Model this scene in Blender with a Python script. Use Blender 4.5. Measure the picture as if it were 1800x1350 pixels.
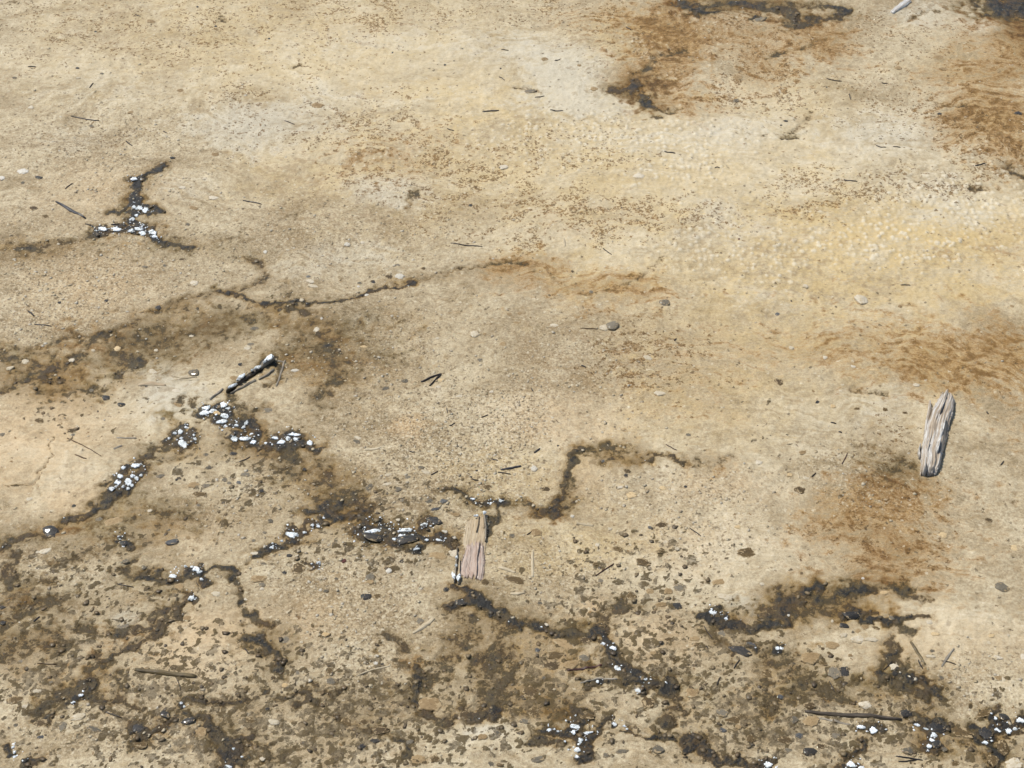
import bpy, bmesh, math, random
import numpy as np
from mathutils import Vector

for o in list(bpy.data.objects):
    bpy.data.objects.remove(o, do_unlink=True)
scene = bpy.context.scene
col = scene.collection
rnd = random.Random(7)

# ------------------------------------------------------------------ camera
CAM_H, PITCH, TANH = 2.2, math.radians(42.0), 0.2834
cam = bpy.data.cameras.new('camera')
cam.sensor_fit = 'HORIZONTAL'; cam.sensor_width = 36.0; cam.lens = 18.0 / TANH
cam.clip_start = 0.05; cam.clip_end = 1000.0
cam_o = bpy.data.objects.new('camera', cam); col.objects.link(cam_o)
cam_o.location = (0, 0, CAM_H)
cam_o.rotation_euler = (math.radians(90) - PITCH, 0, 0)
scene.camera = cam_o

# ------------------------------------------------------------------ sky, sun, exposure
SUN_EL, SUN_AZ = math.radians(60), math.radians(-58)      # azimuth from +Y (view direction), negative = to the left
w = bpy.data.worlds.new('World'); scene.world = w; w.use_nodes = True
nt = w.node_tree; nt.nodes.clear()
sky = nt.nodes.new('ShaderNodeTexSky'); sky.sky_type = 'NISHITA'; sky.sun_disc = False
sky.sun_elevation = SUN_EL; sky.sun_rotation = SUN_AZ
bg = nt.nodes.new('ShaderNodeBackground'); bg.inputs['Strength'].default_value = 0.08
wo = nt.nodes.new('ShaderNodeOutputWorld')
nt.links.new(sky.outputs[0], bg.inputs[0]); nt.links.new(bg.outputs[0], wo.inputs[0])
sun = bpy.data.lights.new('sun', 'SUN'); sun.energy = 3.6; sun.angle = math.radians(0.53); sun.color = (1.0, 0.965, 0.90)
sun_o = bpy.data.objects.new('sun', sun); col.objects.link(sun_o)
sd = Vector((math.sin(SUN_AZ) * math.cos(SUN_EL), math.cos(SUN_AZ) * math.cos(SUN_EL), math.sin(SUN_EL)))
sun_o.rotation_euler = sd.to_track_quat('Z', 'Y').to_euler()
sun_o.location = (-3, 5, 8)
vs = scene.view_settings
vs.view_transform = 'Standard'; vs.look = 'None'; vs.gamma = 1.0; vs.use_curve_mapping = False
vs.exposure = 0.52

# ------------------------------------------------------------------ pixel -> ground helpers
SP, CP = math.sin(PITCH), math.cos(PITCH)
def ray(px, py):
    u = (px - 900.0) / 900.0 * TANH; v = (675.0 - py) / 900.0 * TANH
    return (u, CP + v * SP, -SP + v * CP)
def g(px, py, z=0.0):
    d = ray(px, py); t = (CAM_H - z) / -d[2]
    return (d[0] * t, d[1] * t)
def gs(px, py):
    """metres per pixel across the view, and along the ground"""
    d = ray(px, py); t = CAM_H / -d[2]
    s = t * TANH / 900.0
    dep = math.atan2(-d[2], math.hypot(d[0], d[1]))
    return s, s / math.sin(dep)

# ------------------------------------------------------------------ numpy noise
def _perm(seed):
    return np.random.RandomState(seed).permutation(512).astype(np.int64)
def perlin(x, y, seed=0):
    p = _perm(seed)
    xi = np.floor(x).astype(np.int64); yi = np.floor(y).astype(np.int64)
    xf = x - xi; yf = y - yi
    def grad(ix, iy, dx, dy):
        h = p[(p[ix & 511] + iy) & 511] * (2 * np.pi / 512.0)
        return np.cos(h) * dx + np.sin(h) * dy
    u = xf * xf * xf * (xf * (xf * 6 - 15) + 10); v = yf * yf * yf * (yf * (yf * 6 - 15) + 10)
    a = grad(xi, yi, xf, yf); b = grad(xi + 1, yi, xf - 1, yf)
    c = grad(xi, yi + 1, xf, yf - 1); d = grad(xi + 1, yi + 1, xf - 1, yf - 1)
    return ((a + u * (b - a)) * (1 - v) + (c + u * (d - c)) * v) * 1.5
def fbm(x, y, octv=4, seed=0, gain=0.5):
    r = 0; a = 1.0; tot = 0
    for i in range(octv):
        r = r + a * perlin(x, y, seed + i * 17); tot += a
        a *= gain; x = x * 2.03 + 11.3; y = y * 2.03 - 7.7
    return r / tot
def worley(x, y, seed=0):
    """distance to nearest random point, random value of that cell"""
    p = _perm(seed); xi = np.floor(x).astype(np.int64); yi = np.floor(y).astype(np.int64)
    best = np.full(x.shape, 9.0); rid = np.zeros(x.shape)
    for dx in (-1, 0, 1):
        for dy in (-1, 0, 1):
            h = p[(p[(xi + dx) & 511] + yi + dy) & 511]
            px_ = xi + dx + 0.15 + 0.7 * h / 512.0
            h2 = p[(h + 57) & 511]; py_ = yi + dy + 0.15 + 0.7 * h2 / 512.0
            d = np.hypot(px_ - x, py_ - y); h3 = p[(h2 + 131) & 511] / 512.0
            m = d < best
            best = np.where(m, d, best); rid = np.where(m, h3, rid)
    return best, rid
def sstep(a, b, x):
    t = np.clip((x - a) / (b - a), 0, 1); return t * t * (3 - 2 * t)

# ------------------------------------------------------------------ the stains of the ground, drawn in photo pixels
# dark mineral / algae veins, a few painted shadows among them: (points, width in px, strength)
VEINS_AND_SHADE = [
 # forked black vein, upper left
 ([(285,292),(266,301),(248,314),(242,330),(240,350),(236,372),(240,392),(262,408),(276,424)], 15, 1.15),
 ([(193,374),(206,377),(218,366),(236,352)], 9, 1.0),
 ([(244,362),(262,366),(274,372)], 13, 1.1),
 ([(166,403),(186,404),(206,408),(236,404)], 11, 1.1),
 ([(272,420),(300,434),(330,436)], 9, .75),
 ([(166,410),(120,424),(60,432),(0,424)], 16, .50),
 ([(285,292),(312,290),(345,293)], 7, .30),
 ([(300,430),(370,424),(440,404),(490,390),(535,372)], 26, .32),
 ([(0,446),(60,436),(120,428)], 30, .28),
 # long vein across the middle
 ([(0,596),(50,618),(110,632),(60,612),(130,596),(200,578),(290,545),(340,525),(390,512)], 13, .46),
 ([(390,510),(430,520),(470,528),(505,532),(540,528),(600,523),(640,517),(680,505),(725,495)], 9, .95),
 ([(480,536),(520,542),(560,545)], 12, .62),
 ([(725,495),(775,485),(820,472),(870,460),(925,464)], 10, .58),
 ([(925,464),(985,496),(1045,522),(1110,494),(1165,456)], 13, .34),
 ([(398,508),(430,506),(455,498),(462,478),(452,452)], 13, .62),
 ([(500,500),(505,515),(512,528)], 18, .42),
 ([(560,560),(575,600),(590,660),(560,700)], 26, .38),
 # brown wash below it
 ([(215,602),(260,575),(330,548),(400,545),(480,560),(545,590)], 30, .26),
 ([(230,640),(300,600),(380,585),(460,600),(520,640)], 46, .22),
 ([(540,600),(600,640),(620,690),(560,720)], 60, .22),
 ([(0,616),(20,632),(60,650),(120,640),(160,600),(190,588)], 22, .58),
 ([(0,690),(40,670),(80,662),(125,668)], 15, .62),
 ([(60,690),(110,680),(150,682),(180,692)], 13, .55),
 ([(80,672),(85,650),(110,640)], 14, .5),
 ([(215,590),(190,620),(240,640),(215,655)], 18, .5),
 # vein with white crusts, left
 ([(345,705),(330,690),(318,706)], 12, .6),
 ([(400,690),(425,670),(455,650),(478,634)], 12, .75),
 ([(470,640),(490,640),(500,650),(490,675),(470,675)], 8, .6),
 ([(410,690),(418,706),(424,720),(418,735)], 20, .55),
 ([(400,735),(425,748),(440,760),(442,775),(455,786),(500,785),(540,778),(556,792)], 16, .95),
 ([(440,770),(432,740),(445,722),(470,714)], 16, .55),
 ([(415,775),(408,790)], 12, .7),
 ([(350,746),(368,742),(382,742)], 9, .7),
 ([(312,756),(330,770),(350,768)], 15, .75),
 ([(340,778),(300,778),(268,790),(250,812),(244,830)], 24, .62),
 ([(262,800),(300,810),(330,800)], 22, .45),  # brown shadow beside the vein, painted in as a stain
 ([(240,838),(214,866),(188,880),(160,898),(128,912)], 22, .85),
 ([(210,880),(250,905),(300,915),(340,900)], 46, .34),
 ([(130,915),(96,930),(62,942),(24,944),(0,950)], 18, .72),
 # green wash and black band to the centre
 ([(500,792),(510,825),(545,840),(580,840)], 44, .46),
 ([(540,800),(580,838),(610,866),(640,890)], 30, .42),
 ([(545,905),(585,892),(600,905),(640,912),(680,930)], 18, .95),
 ([(560,880),(600,880),(640,890)], 24, .5),
 ([(640,938),(680,948),(720,945),(750,945),(785,952),(802,958)], 15, 1.05),
 ([(735,918),(760,915)], 10, 1.0),
 ([(600,904),(560,920),(535,940),(500,950),(470,972),(455,980)], 12, .95),
 ([(460,980),(430,990)], 9, .6),
 # vein above the pink slab, and the shadow of the scarp to its right
 ([(775,858),(800,866),(822,872),(846,880),(868,886),(892,888)], 13, .85),
 ([(862,890),(868,905),(872,920),(862,930)], 10, .7),
 ([(925,884),(940,895),(960,894),(982,888)], 11, .78),
 ([(978,890),(990,870),(996,848),(990,828),(1002,805),(1022,786)], 14, .82),  # shadow cast by the pale ledge, painted as a dark band
 ([(1010,850),(1004,880),(1000,895)], 20, .45),
 ([(1020,795),(1050,800),(1100,795)], 30, .42),
 ([(1022,784),(1060,788),(1085,796)], 10, .62),
 ([(1130,806),(1150,798),(1180,806),(1205,814)], 10, .85),
 ([(1060,815),(1120,812)], 10, .5),
 ([(1205,812),(1240,815),(1285,812)], 16, .5),
 ([(930,905),(970,900),(1000,890)], 12, .7),
 # below the slab: brown freckled fans
 ([(812,1030),(832,1044),(846,1062)], 20, .9),
 ([(850,1060),(880,1078),(910,1095),(950,1104),(985,1115)], 15, .72),
 ([(830,1045),(815,1060),(790,1062)], 14, .6),
 ([(800,1070),(815,1110),(800,1150),(770,1180),(735,1195)], 34, .44),
 ([(900,1100),(880,1130),(850,1160)], 40, .36),
 ([(735,1180),(722,1210),(730,1235),(745,1252),(790,1258),(840,1256),(872,1250)], 13, .74),
 ([(870,1250),(874,1262)], 16, 1.15),
 ([(850,1060),(860,1230)], 60, .26),
 ([(680,1115),(700,1130),(715,1140)], 20, .62),
 ([(900,1180),(880,1220),(850,1240)], 34, .38),
 # vein right of centre
 ([(1110,1060),(1080,1068),(1060,1085),(1068,1110),(1052,1108)], 22, .62),
 ([(1040,1108),(1058,1122),(1072,1138)], 14, 1.05),
 ([(1075,1150),(1090,1168),(1110,1185),(1140,1198),(1170,1210)], 25, 1.0),
 ([(1030,1200),(1060,1195),(1090,1195)], 12, .7),
 ([(1000,1110),(1030,1115)], 14, .7),
 ([(1170,1210),(1195,1225),(1190,1255),(1170,1270)], 24, .66),
 ([(1010,1235),(1030,1255),(1015,1262)], 16, .75),
 # big brown vein, lower right
 ([(1245,1080),(1268,1094),(1288,1100)], 15, 1.0),
 ([(1285,1100),(1320,1104),(1350,1092),(1385,1088)], 17, .92),
 ([(1340,1080),(1370,1062),(1402,1048),(1420,1042)], 26, .66),
 ([(1390,1070),(1430,1070),(1470,1052),(1500,1048)], 34, .48),
 ([(1360,1045),(1375,1030)], 14, .5),
 ([(1430,1040),(1445,1034)], 10, .85),
 ([(1485,1035),(1540,1036),(1580,1042),(1640,1055)], 13, .58),
 ([(1500,1020),(1530,1010),(1560,1000)], 28, .36),
 ([(1470,1080),(1500,1072),(1522,1084),(1556,1090)], 14, .9),
 ([(1568,1094),(1588,1084),(1622,1080)], 13, .8),
 ([(1570,1100),(1600,1110)], 20, .5),
 ([(1572,1125),(1582,1150),(1596,1175),(1620,1190)], 22, .66),
 ([(1590,1185),(1630,1200),(1668,1222)], 17, .78),
 ([(1545,1195),(1590,1205),(1625,1225)], 26, .66),
 ([(1540,1190),(1555,1170),(1570,1150)], 16, .55),
 ([(1360,1150),(1350,1180),(1342,1210),(1360,1230)], 22, .46),
 ([(1400,1150),(1380,1165),(1400,1190)], 30, .36),
 ([(1400,1215),(1440,1216),(1490,1222)], 22, .46),
 ([(1290,1145),(1310,1130),(1330,1140)], 16, .82),
 # bottom edge right
 ([(1235,1305),(1260,1330),(1320,1342),(1345,1350)], 14, .95),
 ([(1205,1315),(1220,1305),(1200,1300)], 20, .95),
 ([(960,1282),(985,1283),(1010,1280)], 9, 1.05),
 ([(1018,1290),(1030,1300),(1024,1320),(1018,1338)], 16, 1.0),
 ([(1030,1285),(1050,1290),(1064,1280)], 12, .9),
 ([(940,1305),(960,1305),(985,1300)], 16, .75),
 ([(1105,1290),(1140,1296),(1180,1295)], 10, .9),
 ([(1470,1340),(1500,1325),(1525,1310)], 11, .72),
 ([(1500,1318),(1525,1305)], 10, .6),
 ([(1625,1275),(1650,1270),(1672,1280)], 22, .9),
 ([(1636,1300),(1646,1312)], 14, .95),
 ([(1720,1245),(1736,1255)], 10, .8),
 ([(1725,1280),(1745,1290),(1770,1275),(1800,1260)], 18, 1.0),
 ([(1740,1295),(1745,1320)], 14, .9),
 ([(1742,1330),(1745,1350)], 18, .9),
 ([(1745,1245),(1752,1265),(1760,1280)], 11, 1.0),
 # left bottom
 ([(0,960),(14,985),(8,1010),(16,1025)], 22, .75),
 ([(0,1100),(30,1085),(60,1070),(110,1060)], 18, .52),
 ([(0,1150),(40,1140),(80,1135),(110,1145)], 30, .45),
 ([(90,1115),(130,1105),(160,1112)], 18, .48),
 ([(230,980),(222,1000),(240,1008),(270,1005)], 17, .66),
 ([(250,1015),(300,1010),(330,1000),(352,1004),(372,1000),(404,1000)], 13, .85),
 ([(400,1005),(418,1030),(420,1045),(426,1060)], 15, .72),
 ([(350,1020),(362,1030)], 16, 1.0),
 ([(330,1055),(305,1070),(282,1085),(262,1100),(230,1102),(210,1105)], 18, .68),
 ([(310,1080),(290,1105),(270,1120),(240,1130),(215,1145),(190,1165)], 18, .72),
 ([(165,1190),(135,1210),(110,1230),(80,1238)], 18, .70),
 ([(150,1200),(165,1225),(180,1235)], 15, .7),
 ([(205,1195),(200,1225),(215,1240),(245,1245)], 13, .62),
 ([(435,1085),(460,1090),(480,1095)], 13, .7),
 ([(430,1125),(460,1125),(475,1145),(488,1165),(492,1180)], 17, .8),
 ([(445,1140),(470,1120)], 14, .6),
 ([(316,1233),(345,1232),(380,1238),(412,1235),(440,1228)], 10, .85),
 ([(440,1225),(465,1214),(490,1205)], 6, .7),
 ([(325,1262),(352,1270),(378,1290),(400,1308),(430,1300)], 14, .85),
 ([(395,1320),(408,1335),(430,1340)], 18, 1.05),
 ([(240,1280),(260,1300),(240,1310)], 16, .8),
 ([(275,1290),(290,1270),(300,1262)], 14, .8),
 ([(60,1260),(80,1268),(95,1262)], 14, .7),
 ([(20,1310),(28,1330)], 12, 1.0),
 ([(55,1345),(75,1332)], 10, .9),
 ([(470,1315),(485,1320),(500,1330)], 16, .6),
 ([(500,1225),(530,1215),(545,1235),(510,1240)], 14, .7),
 ([(530,1200),(560,1205),(590,1215)], 12, .6),
 ([(600,1270),(650,1278),(680,1284)], 17, .6),
 ([(690,1300),(720,1310),(705,1335),(735,1340)], 15, .7),
 ([(140,1190),(170,1165),(180,1150)], 15, .55),
 ([(50,1030),(90,1025),(100,1010),(60,1015)], 20, .5),
 ([(180,990),(160,980),(100,985),(140,995)], 14, .5),
 # upper right
 ([(1070,158),(1095,160),(1112,150),(1128,146)], 18, .82),
 ([(1112,152),(1124,168),(1140,182),(1158,190)], 19, .82),
 ([(1120,140),(1135,118),(1165,100),(1195,88)], 15, .58),
 ([(1160,192),(1180,200),(1190,195)], 22, .5),
 ([(1148,208),(1162,211)], 9, .75),
 ([(1385,235),(1405,225),(1418,212),(1426,198)], 10, .58),
 ([(1375,245),(1400,242)], 6, .6),
 ([(1210,16),(1250,20)], 12, .85),
 ([(1310,10),(1345,14),(1390,20),(1400,40)], 24, .78), ([(1200,14),(1225,26)], 16, .7), ([(1460,12),(1490,18)], 22, .66),
 ([(1322,33),(1345,32)], 6, .95),
 ([(1200,8),(1280,4),(1340,2)], 16, .6),
 ([(1420,34),(1460,34),(1500,14)], 9, .75),
 ([(1370,8),(1440,8),(1480,16)], 16, .6),
 ([(1345,102),(1375,92),(1420,78),(1455,65)], 6, .52),
 ([(1735,2),(1765,16),(1810,18)], 40, .92), ([(1765,0),(1810,2)], 40, .92),
 ([(1640,176),(1660,180),(1700,184)], 12, .5),
 ([(1600,32),(1620,22),(1655,20)], 6, .5),
 ([(1775,285),(1790,300),(1800,312)], 14, .66),
 ([(1710,328),(1745,332)], 8, .68),
 ([(1610,308),(1620,325)], 10, .5),
 ([(1290,222),(1320,236),(1370,237)], 6, .38),
 ([(725,350),(735,342),(742,334)], 9, .66),
 ([(708,364),(722,354)], 5, .6),
 ([(905,153),(930,157),(942,160)], 5, .62),
 ([(0,8),(20,6),(34,12)], 6, .4), ([(380,30),(400,32)],6,.5), ([(515,115),(530,110)],5,.5), ([(400,178),(436,172)],7,.45),
 ([(94,768),(90,800),(76,828),(62,850),(22,858)], 4, .62), ([(62,850),(70,872)], 3, .5), ([(40,852),(0,862)], 3, .5),
 # right
 ([(1505,680),(1520,688),(1550,692)], 10, .52),
 ([(1500,775),(1540,785),(1580,800),(1605,815)], 26, .36),
 ([(1530,850),(1560,830),(1600,820)], 22, .42),
 ([(1770,770),(1750,790),(1732,806)], 8, .30),
 ([(1290,600),(1320,594),(1375,596)], 14, .26),
 ([(1760,870),(1790,880)], 16, .36),
]
# broad tints: (px, py, rx, ry, channel, strength)
TINTS = [
 # rust
 (1300,55,190,60,'rust',.5),(1180,80,70,80,'rust',.75),(1120,140,50,45,'rust',.6),(1450,70,70,45,'rust',.55),
 (1340,110,60,30,'rust',.4),(1060,30,120,40,'rust',.35),(1740,160,120,140,'rust',.55),(1790,70,60,60,'rust',.55),
 (1700,205,90,50,'rust',.5),(1780,240,60,60,'rust',.55),(1220,190,60,40,'rust',.35),(1160,180,60,30,'rust',.5),(1330,150,80,40,'rust',.35),
 (930,480,120,36,'rust',.5),(1060,515,110,36,'rust',.40),(900,465,60,20,'rust',.5),(1130,500,60,40,'rust',.3),
 (1690,640,150,46,'rust',.5),(1760,600,70,60,'rust',.35),(1560,600,150,80,'rust',.15),
 (1540,940,170,110,'rust',.42),(1600,1000,110,60,'rust',.35),(1560,870,120,50,'rust',.45),(1480,900,100,50,'rust',.3),(1760,960,60,40,'rust',.2),
 (330,600,220,60,'rust',0.15),(560,650,90,80,'rust',0.21),(200,610,140,40,'rust',0.17),(260,930,120,50,'rust',0.15),
 (60,1130,110,60,'rust',0.23),(230,1130,90,60,'rust',.3),(740,1190,40,50,'rust',0.28),(1280,600,260,90,'rust',.16),
 (1390,1215,90,40,'rust',0.21),(960,900,70,20,'rust',.45),(1250,820,70,24,'rust',.32),(1180,650,160,90,'rust',.15),(1250,730,120,50,'rust',.15),
 (1400,420,120,60,'rust',.12),(1460,340,80,40,'rust',.18),(700,280,90,50,'rust',.1),(90,940,90,14,'rust',.5),
 # yellow
 (500,60,420,120,'yellow',.45),(1000,300,420,120,'yellow',.55),(1620,430,330,110,'yellow',.85),(1300,500,250,120,'yellow',.35),
 (1450,600,330,120,'yellow',.35),(1400,180,120,60,'yellow',.35),(880,170,200,50,'yellow',.4),(1020,470,60,50,'yellow',.5),(900,830,140,60,'yellow',.35),
 (1000,960,140,60,'yellow',.45),(1250,720,160,80,'yellow',.35),(1100,60,100,50,'yellow',.4),(550,300,160,60,'yellow',.3),(1700,120,120,60,'yellow',.2),
 # peach / warm pale
 (70,760,140,110,'peach',.7),(130,880,60,40,'peach',.5),(380,1120,120,60,'peach',.65),(560,1080,80,40,'peach',.3),(150,500,120,60,'peach',.4),(180,340,120,60,'peach',.35),
 (980,740,120,60,'peach',.55),(1020,830,60,60,'peach',.45),(1650,1130,150,60,'peach',.35),(1150,1120,70,50,'peach',.45),(1230,960,120,60,'peach',.3),
 (720,755,30,30,'peach',.8),(1270,860,100,40,'peach',.4),(1040,1070,26,24,'peach',.6),(1010,1160,40,26,'peach',.5),(330,940,80,40,'peach',.25),
 # grey-white film
 (440,220,110,50,'grey',.85),(990,130,90,60,'grey',.8),(880,80,120,40,'grey',.45),(680,335,90,36,'grey',.75),(1030,185,90,24,'grey',.8),(560,180,70,40,'grey',.45),
 (1300,225,110,30,'grey',.5),(1560,230,130,40,'grey',.55),(1620,20,70,30,'grey',.75),(1730,30,50,40,'grey',.6),(1300,40,50,20,'grey',.4),
 (300,690,70,40,'grey',.8),(240,640,50,24,'grey',.7),(220,1085,36,16,'grey',.8),(1320,1060,50,22,'grey',.9),(1350,530,180,50,'grey',.3),
 (540,480,140,30,'grey',.4),(620,440,120,30,'grey',.45),(130,250,90,30,'grey',.35),(1700,380,80,30,'grey',.5),(1260,370,80,30,'grey',.4),
 (850,1280,50,24,'grey',.75),(640,560,60,16,'grey',.3),(200,160,180,50,'grey',.3),(1130,60,30,20,'grey',.3),(1170,95,30,14,'grey',.6),(640,70,120,30,'grey',.4),
 (330,330,70,30,'grey',.4),(1450,760,160,40,'grey',.25),(1100,600,220,50,'grey',.2),(700,870,100,40,'grey',.25),(560,560,120,40,'grey',.25),
 (1560,700,90,40,'grey',.45),(700,1000,80,40,'grey',.3),(1140,250,200,40,'grey',.35),(1270,415,120,30,'grey',.4),(1640,330,120,40,'grey',.45),
 # specks
 (100,40,140,60,'speck',.35),(420,60,220,80,'speck',.3),(640,20,120,30,'speck',.7),(430,170,60,24,'speck',.5),(650,220,120,60,'speck',.5),(760,300,130,50,'speck',.9),
 (900,370,170,50,'speck',.75),(1060,385,170,40,'speck',.85),(1340,160,80,50,'speck',.7),(1330,180,70,30,'speck',.6),(1600,190,140,50,'speck',.45),(1730,230,90,50,'speck',.9),
 (1760,270,60,50,'speck',.8),(1500,330,120,30,'speck',.6),(1640,320,90,30,'speck',.7),(1700,330,80,20,'speck',.8),(1420,340,90,40,'speck',.5),(1250,60,200,70,'speck',.35),(1000,270,120,50,'speck',.4),
 (680,30,100,30,'speck',.6),(960,20,140,30,'speck',.4),(1600,60,120,40,'speck',.35),(1200,380,80,30,'speck',.5),(1150,620,120,60,'speck',.35),(1560,780,60,50,'speck',.3),
 (1110,630,80,60,'speck',.45),(1560,950,120,60,'speck',.4),(160,240,140,40,'speck',.2),(500,200,100,60,'speck',.35),(250,60,150,40,'speck',.25),
 # popcorn bumps
 (1180,260,230,70,'bump',1.0),(1020,230,130,50,'bump',.8),(1700,350,200,90,'bump',.9),(1400,400,260,70,'bump',.75),(1180,70,120,90,'bump',.9),(900,260,140,60,'bump',.5),
 (1550,430,220,70,'bump',.7),(1300,480,180,60,'bump',.6),(1730,250,120,70,'bump',.6),(1100,420,200,60,'bump',.4),(760,210,180,80,'bump',.35),(680,270,120,60,'bump',.35),(1330,520,160,40,'bump',.4),
 # grit of pale flakes
 (790,800,200,130,'grit',1.0),(880,740,120,60,'grit',.8),(650,620,160,120,'grit',.6),(120,470,260,110,'grit',.6),(200,260,200,100,'grit',.5),(560,420,260,80,'grit',.45),
 (1230,870,160,60,'grit',.6),(560,1010,160,60,'grit',.8),(660,1090,140,80,'grit',.7),(960,1000,140,70,'grit',.6),(1480,830,90,60,'grit',.5),(1640,840,130,90,'grit',.2),
 (1700,1200,140,60,'grit',.6),(60,1000,160,60,'grit',.4),(400,880,120,60,'grit',.5),(80,560,160,60,'grit',.6),(980,640,160,80,'grit',.4),(200,1290,200,60,'grit',.5),(640,1180,90,50,'grit',.5),
 (1240,960,120,60,'grit',.5),(480,860,80,60,'grit',.5),
 # density of dark clods
 (320,1240,420,120,'clod',.75),(560,1290,360,90,'clod',1.0),(900,1260,200,80,'clod',.5),(1120,1080,160,110,'clod',.58),(1150,1000,140,60,'clod',.22),(1300,1250,200,90,'clod',.9),
 (1420,1290,260,80,'clod',.8),(1650,1290,200,80,'clod',.45),(90,1130,150,90,'clod',.6),(100,1000,150,50,'clod',.55),(640,960,130,60,'clod',.5),(430,850,110,60,'clod',.5),(480,1130,160,60,'clod',.35),
 (1280,1130,80,50,'clod',.7),(880,1190,140,70,'clod',.7),(1120,1170,70,50,'clod',.7),(260,1100,140,70,'clod',.4),(150,700,120,70,'clod',.25),(1340,760,50,60,'clod',.2),(700,880,120,40,'clod',.35),
 (1000,1200,120,60,'clod',.6),(330,790,60,40,'clod',.3),(660,1240,140,70,'clod',.9),(1200,1200,80,60,'clod',.7),(260,940,110,40,'clod',.3),(1480,1240,140,60,'clod',.5),(420,540,100,20,'clod',.2),
]
TINTS += [(700,270,220,60,'rust',.25),(1010,385,260,40,'rust',.22),(1660,610,220,80,'rust',.28),(1770,700,80,90,'rust',.3),(1740,450,160,60,'rust',.18),(640,40,120,40,'rust',.2),(1480,620,200,60,'rust',.14)]
TINTS += [(a, b, c, d, 'light', e) for (a, b, c, d, e) in [
 (500,90,560,150,.75),(1150,280,420,130,.85),(1600,400,380,140,.75),(1450,220,300,90,.7),(760,120,300,90,.6),(1000,430,300,90,.45),(1450,560,300,90,.35),(1300,850,240,90,.6),(930,770,160,90,.55),(1680,1120,200,100,.65),(1220,980,200,80,.5),
 (100,790,170,100,.55),(380,1110,140,60,.5),(300,690,110,50,.6),(1100,1110,90,60,.3),(850,1285,70,30,.6),(200,350,160,60,.3),(1480,720,200,70,.4),(1700,800,120,90,.2),(600,960,140,60,.2),(1650,60,160,60,.4),(560,300,180,60,.4)]]
TINTS += [(a, b, c, d, 'dark', e) for (a, b, c, d, e) in [
 (330,570,190,46,.30),(600,630,120,80,.34),(640,560,120,40,.22),(560,840,90,50,.34),(260,900,120,50,.36),(1080,800,90,26,.34),(850,1120,120,70,0.20),(60,1120,130,80,0.22),(60,640,130,50,.34),
 (1430,1060,150,40,.36),(1600,1170,90,60,0.22),(1540,1215,120,40,0.20),(1380,1190,90,60,0.20),(230,620,120,50,.30),(460,560,140,30,.26),(140,1190,140,60,0.14),(330,1290,140,60,0.12),(520,1240,140,60,0.14),(1200,1250,130,70,0.14),
 (1130,1080,90,60,0.12),(960,900,70,20,.34),(1560,830,90,40,.30),(680,1240,120,70,0.15),(1010,1220,110,60,0.17),(1300,1230,120,60,0.20),(1660,1300,120,50,0.18),(160,950,160,30,.30),(300,1010,120,30,0.16),(480,1140,60,60,.30),
 (120,700,120,40,.24),(400,440,180,30,.22),(60,440,130,30,.26),(760,880,120,30,.20),(660,935,120,40,.30),(1540,960,120,70,.20),(880,1180,120,60,0.17),(200,1060,120,40,0.12),(420,790,140,40,.24),(1790,40,60,60,.4),(1270,10,120,20,.4),(1130,160,60,40,.25),
 (250,380,60,50,.15),(800,620,160,90,.14),(1120,580,140,60,.10),(450,900,90,50,.20)]]

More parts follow.
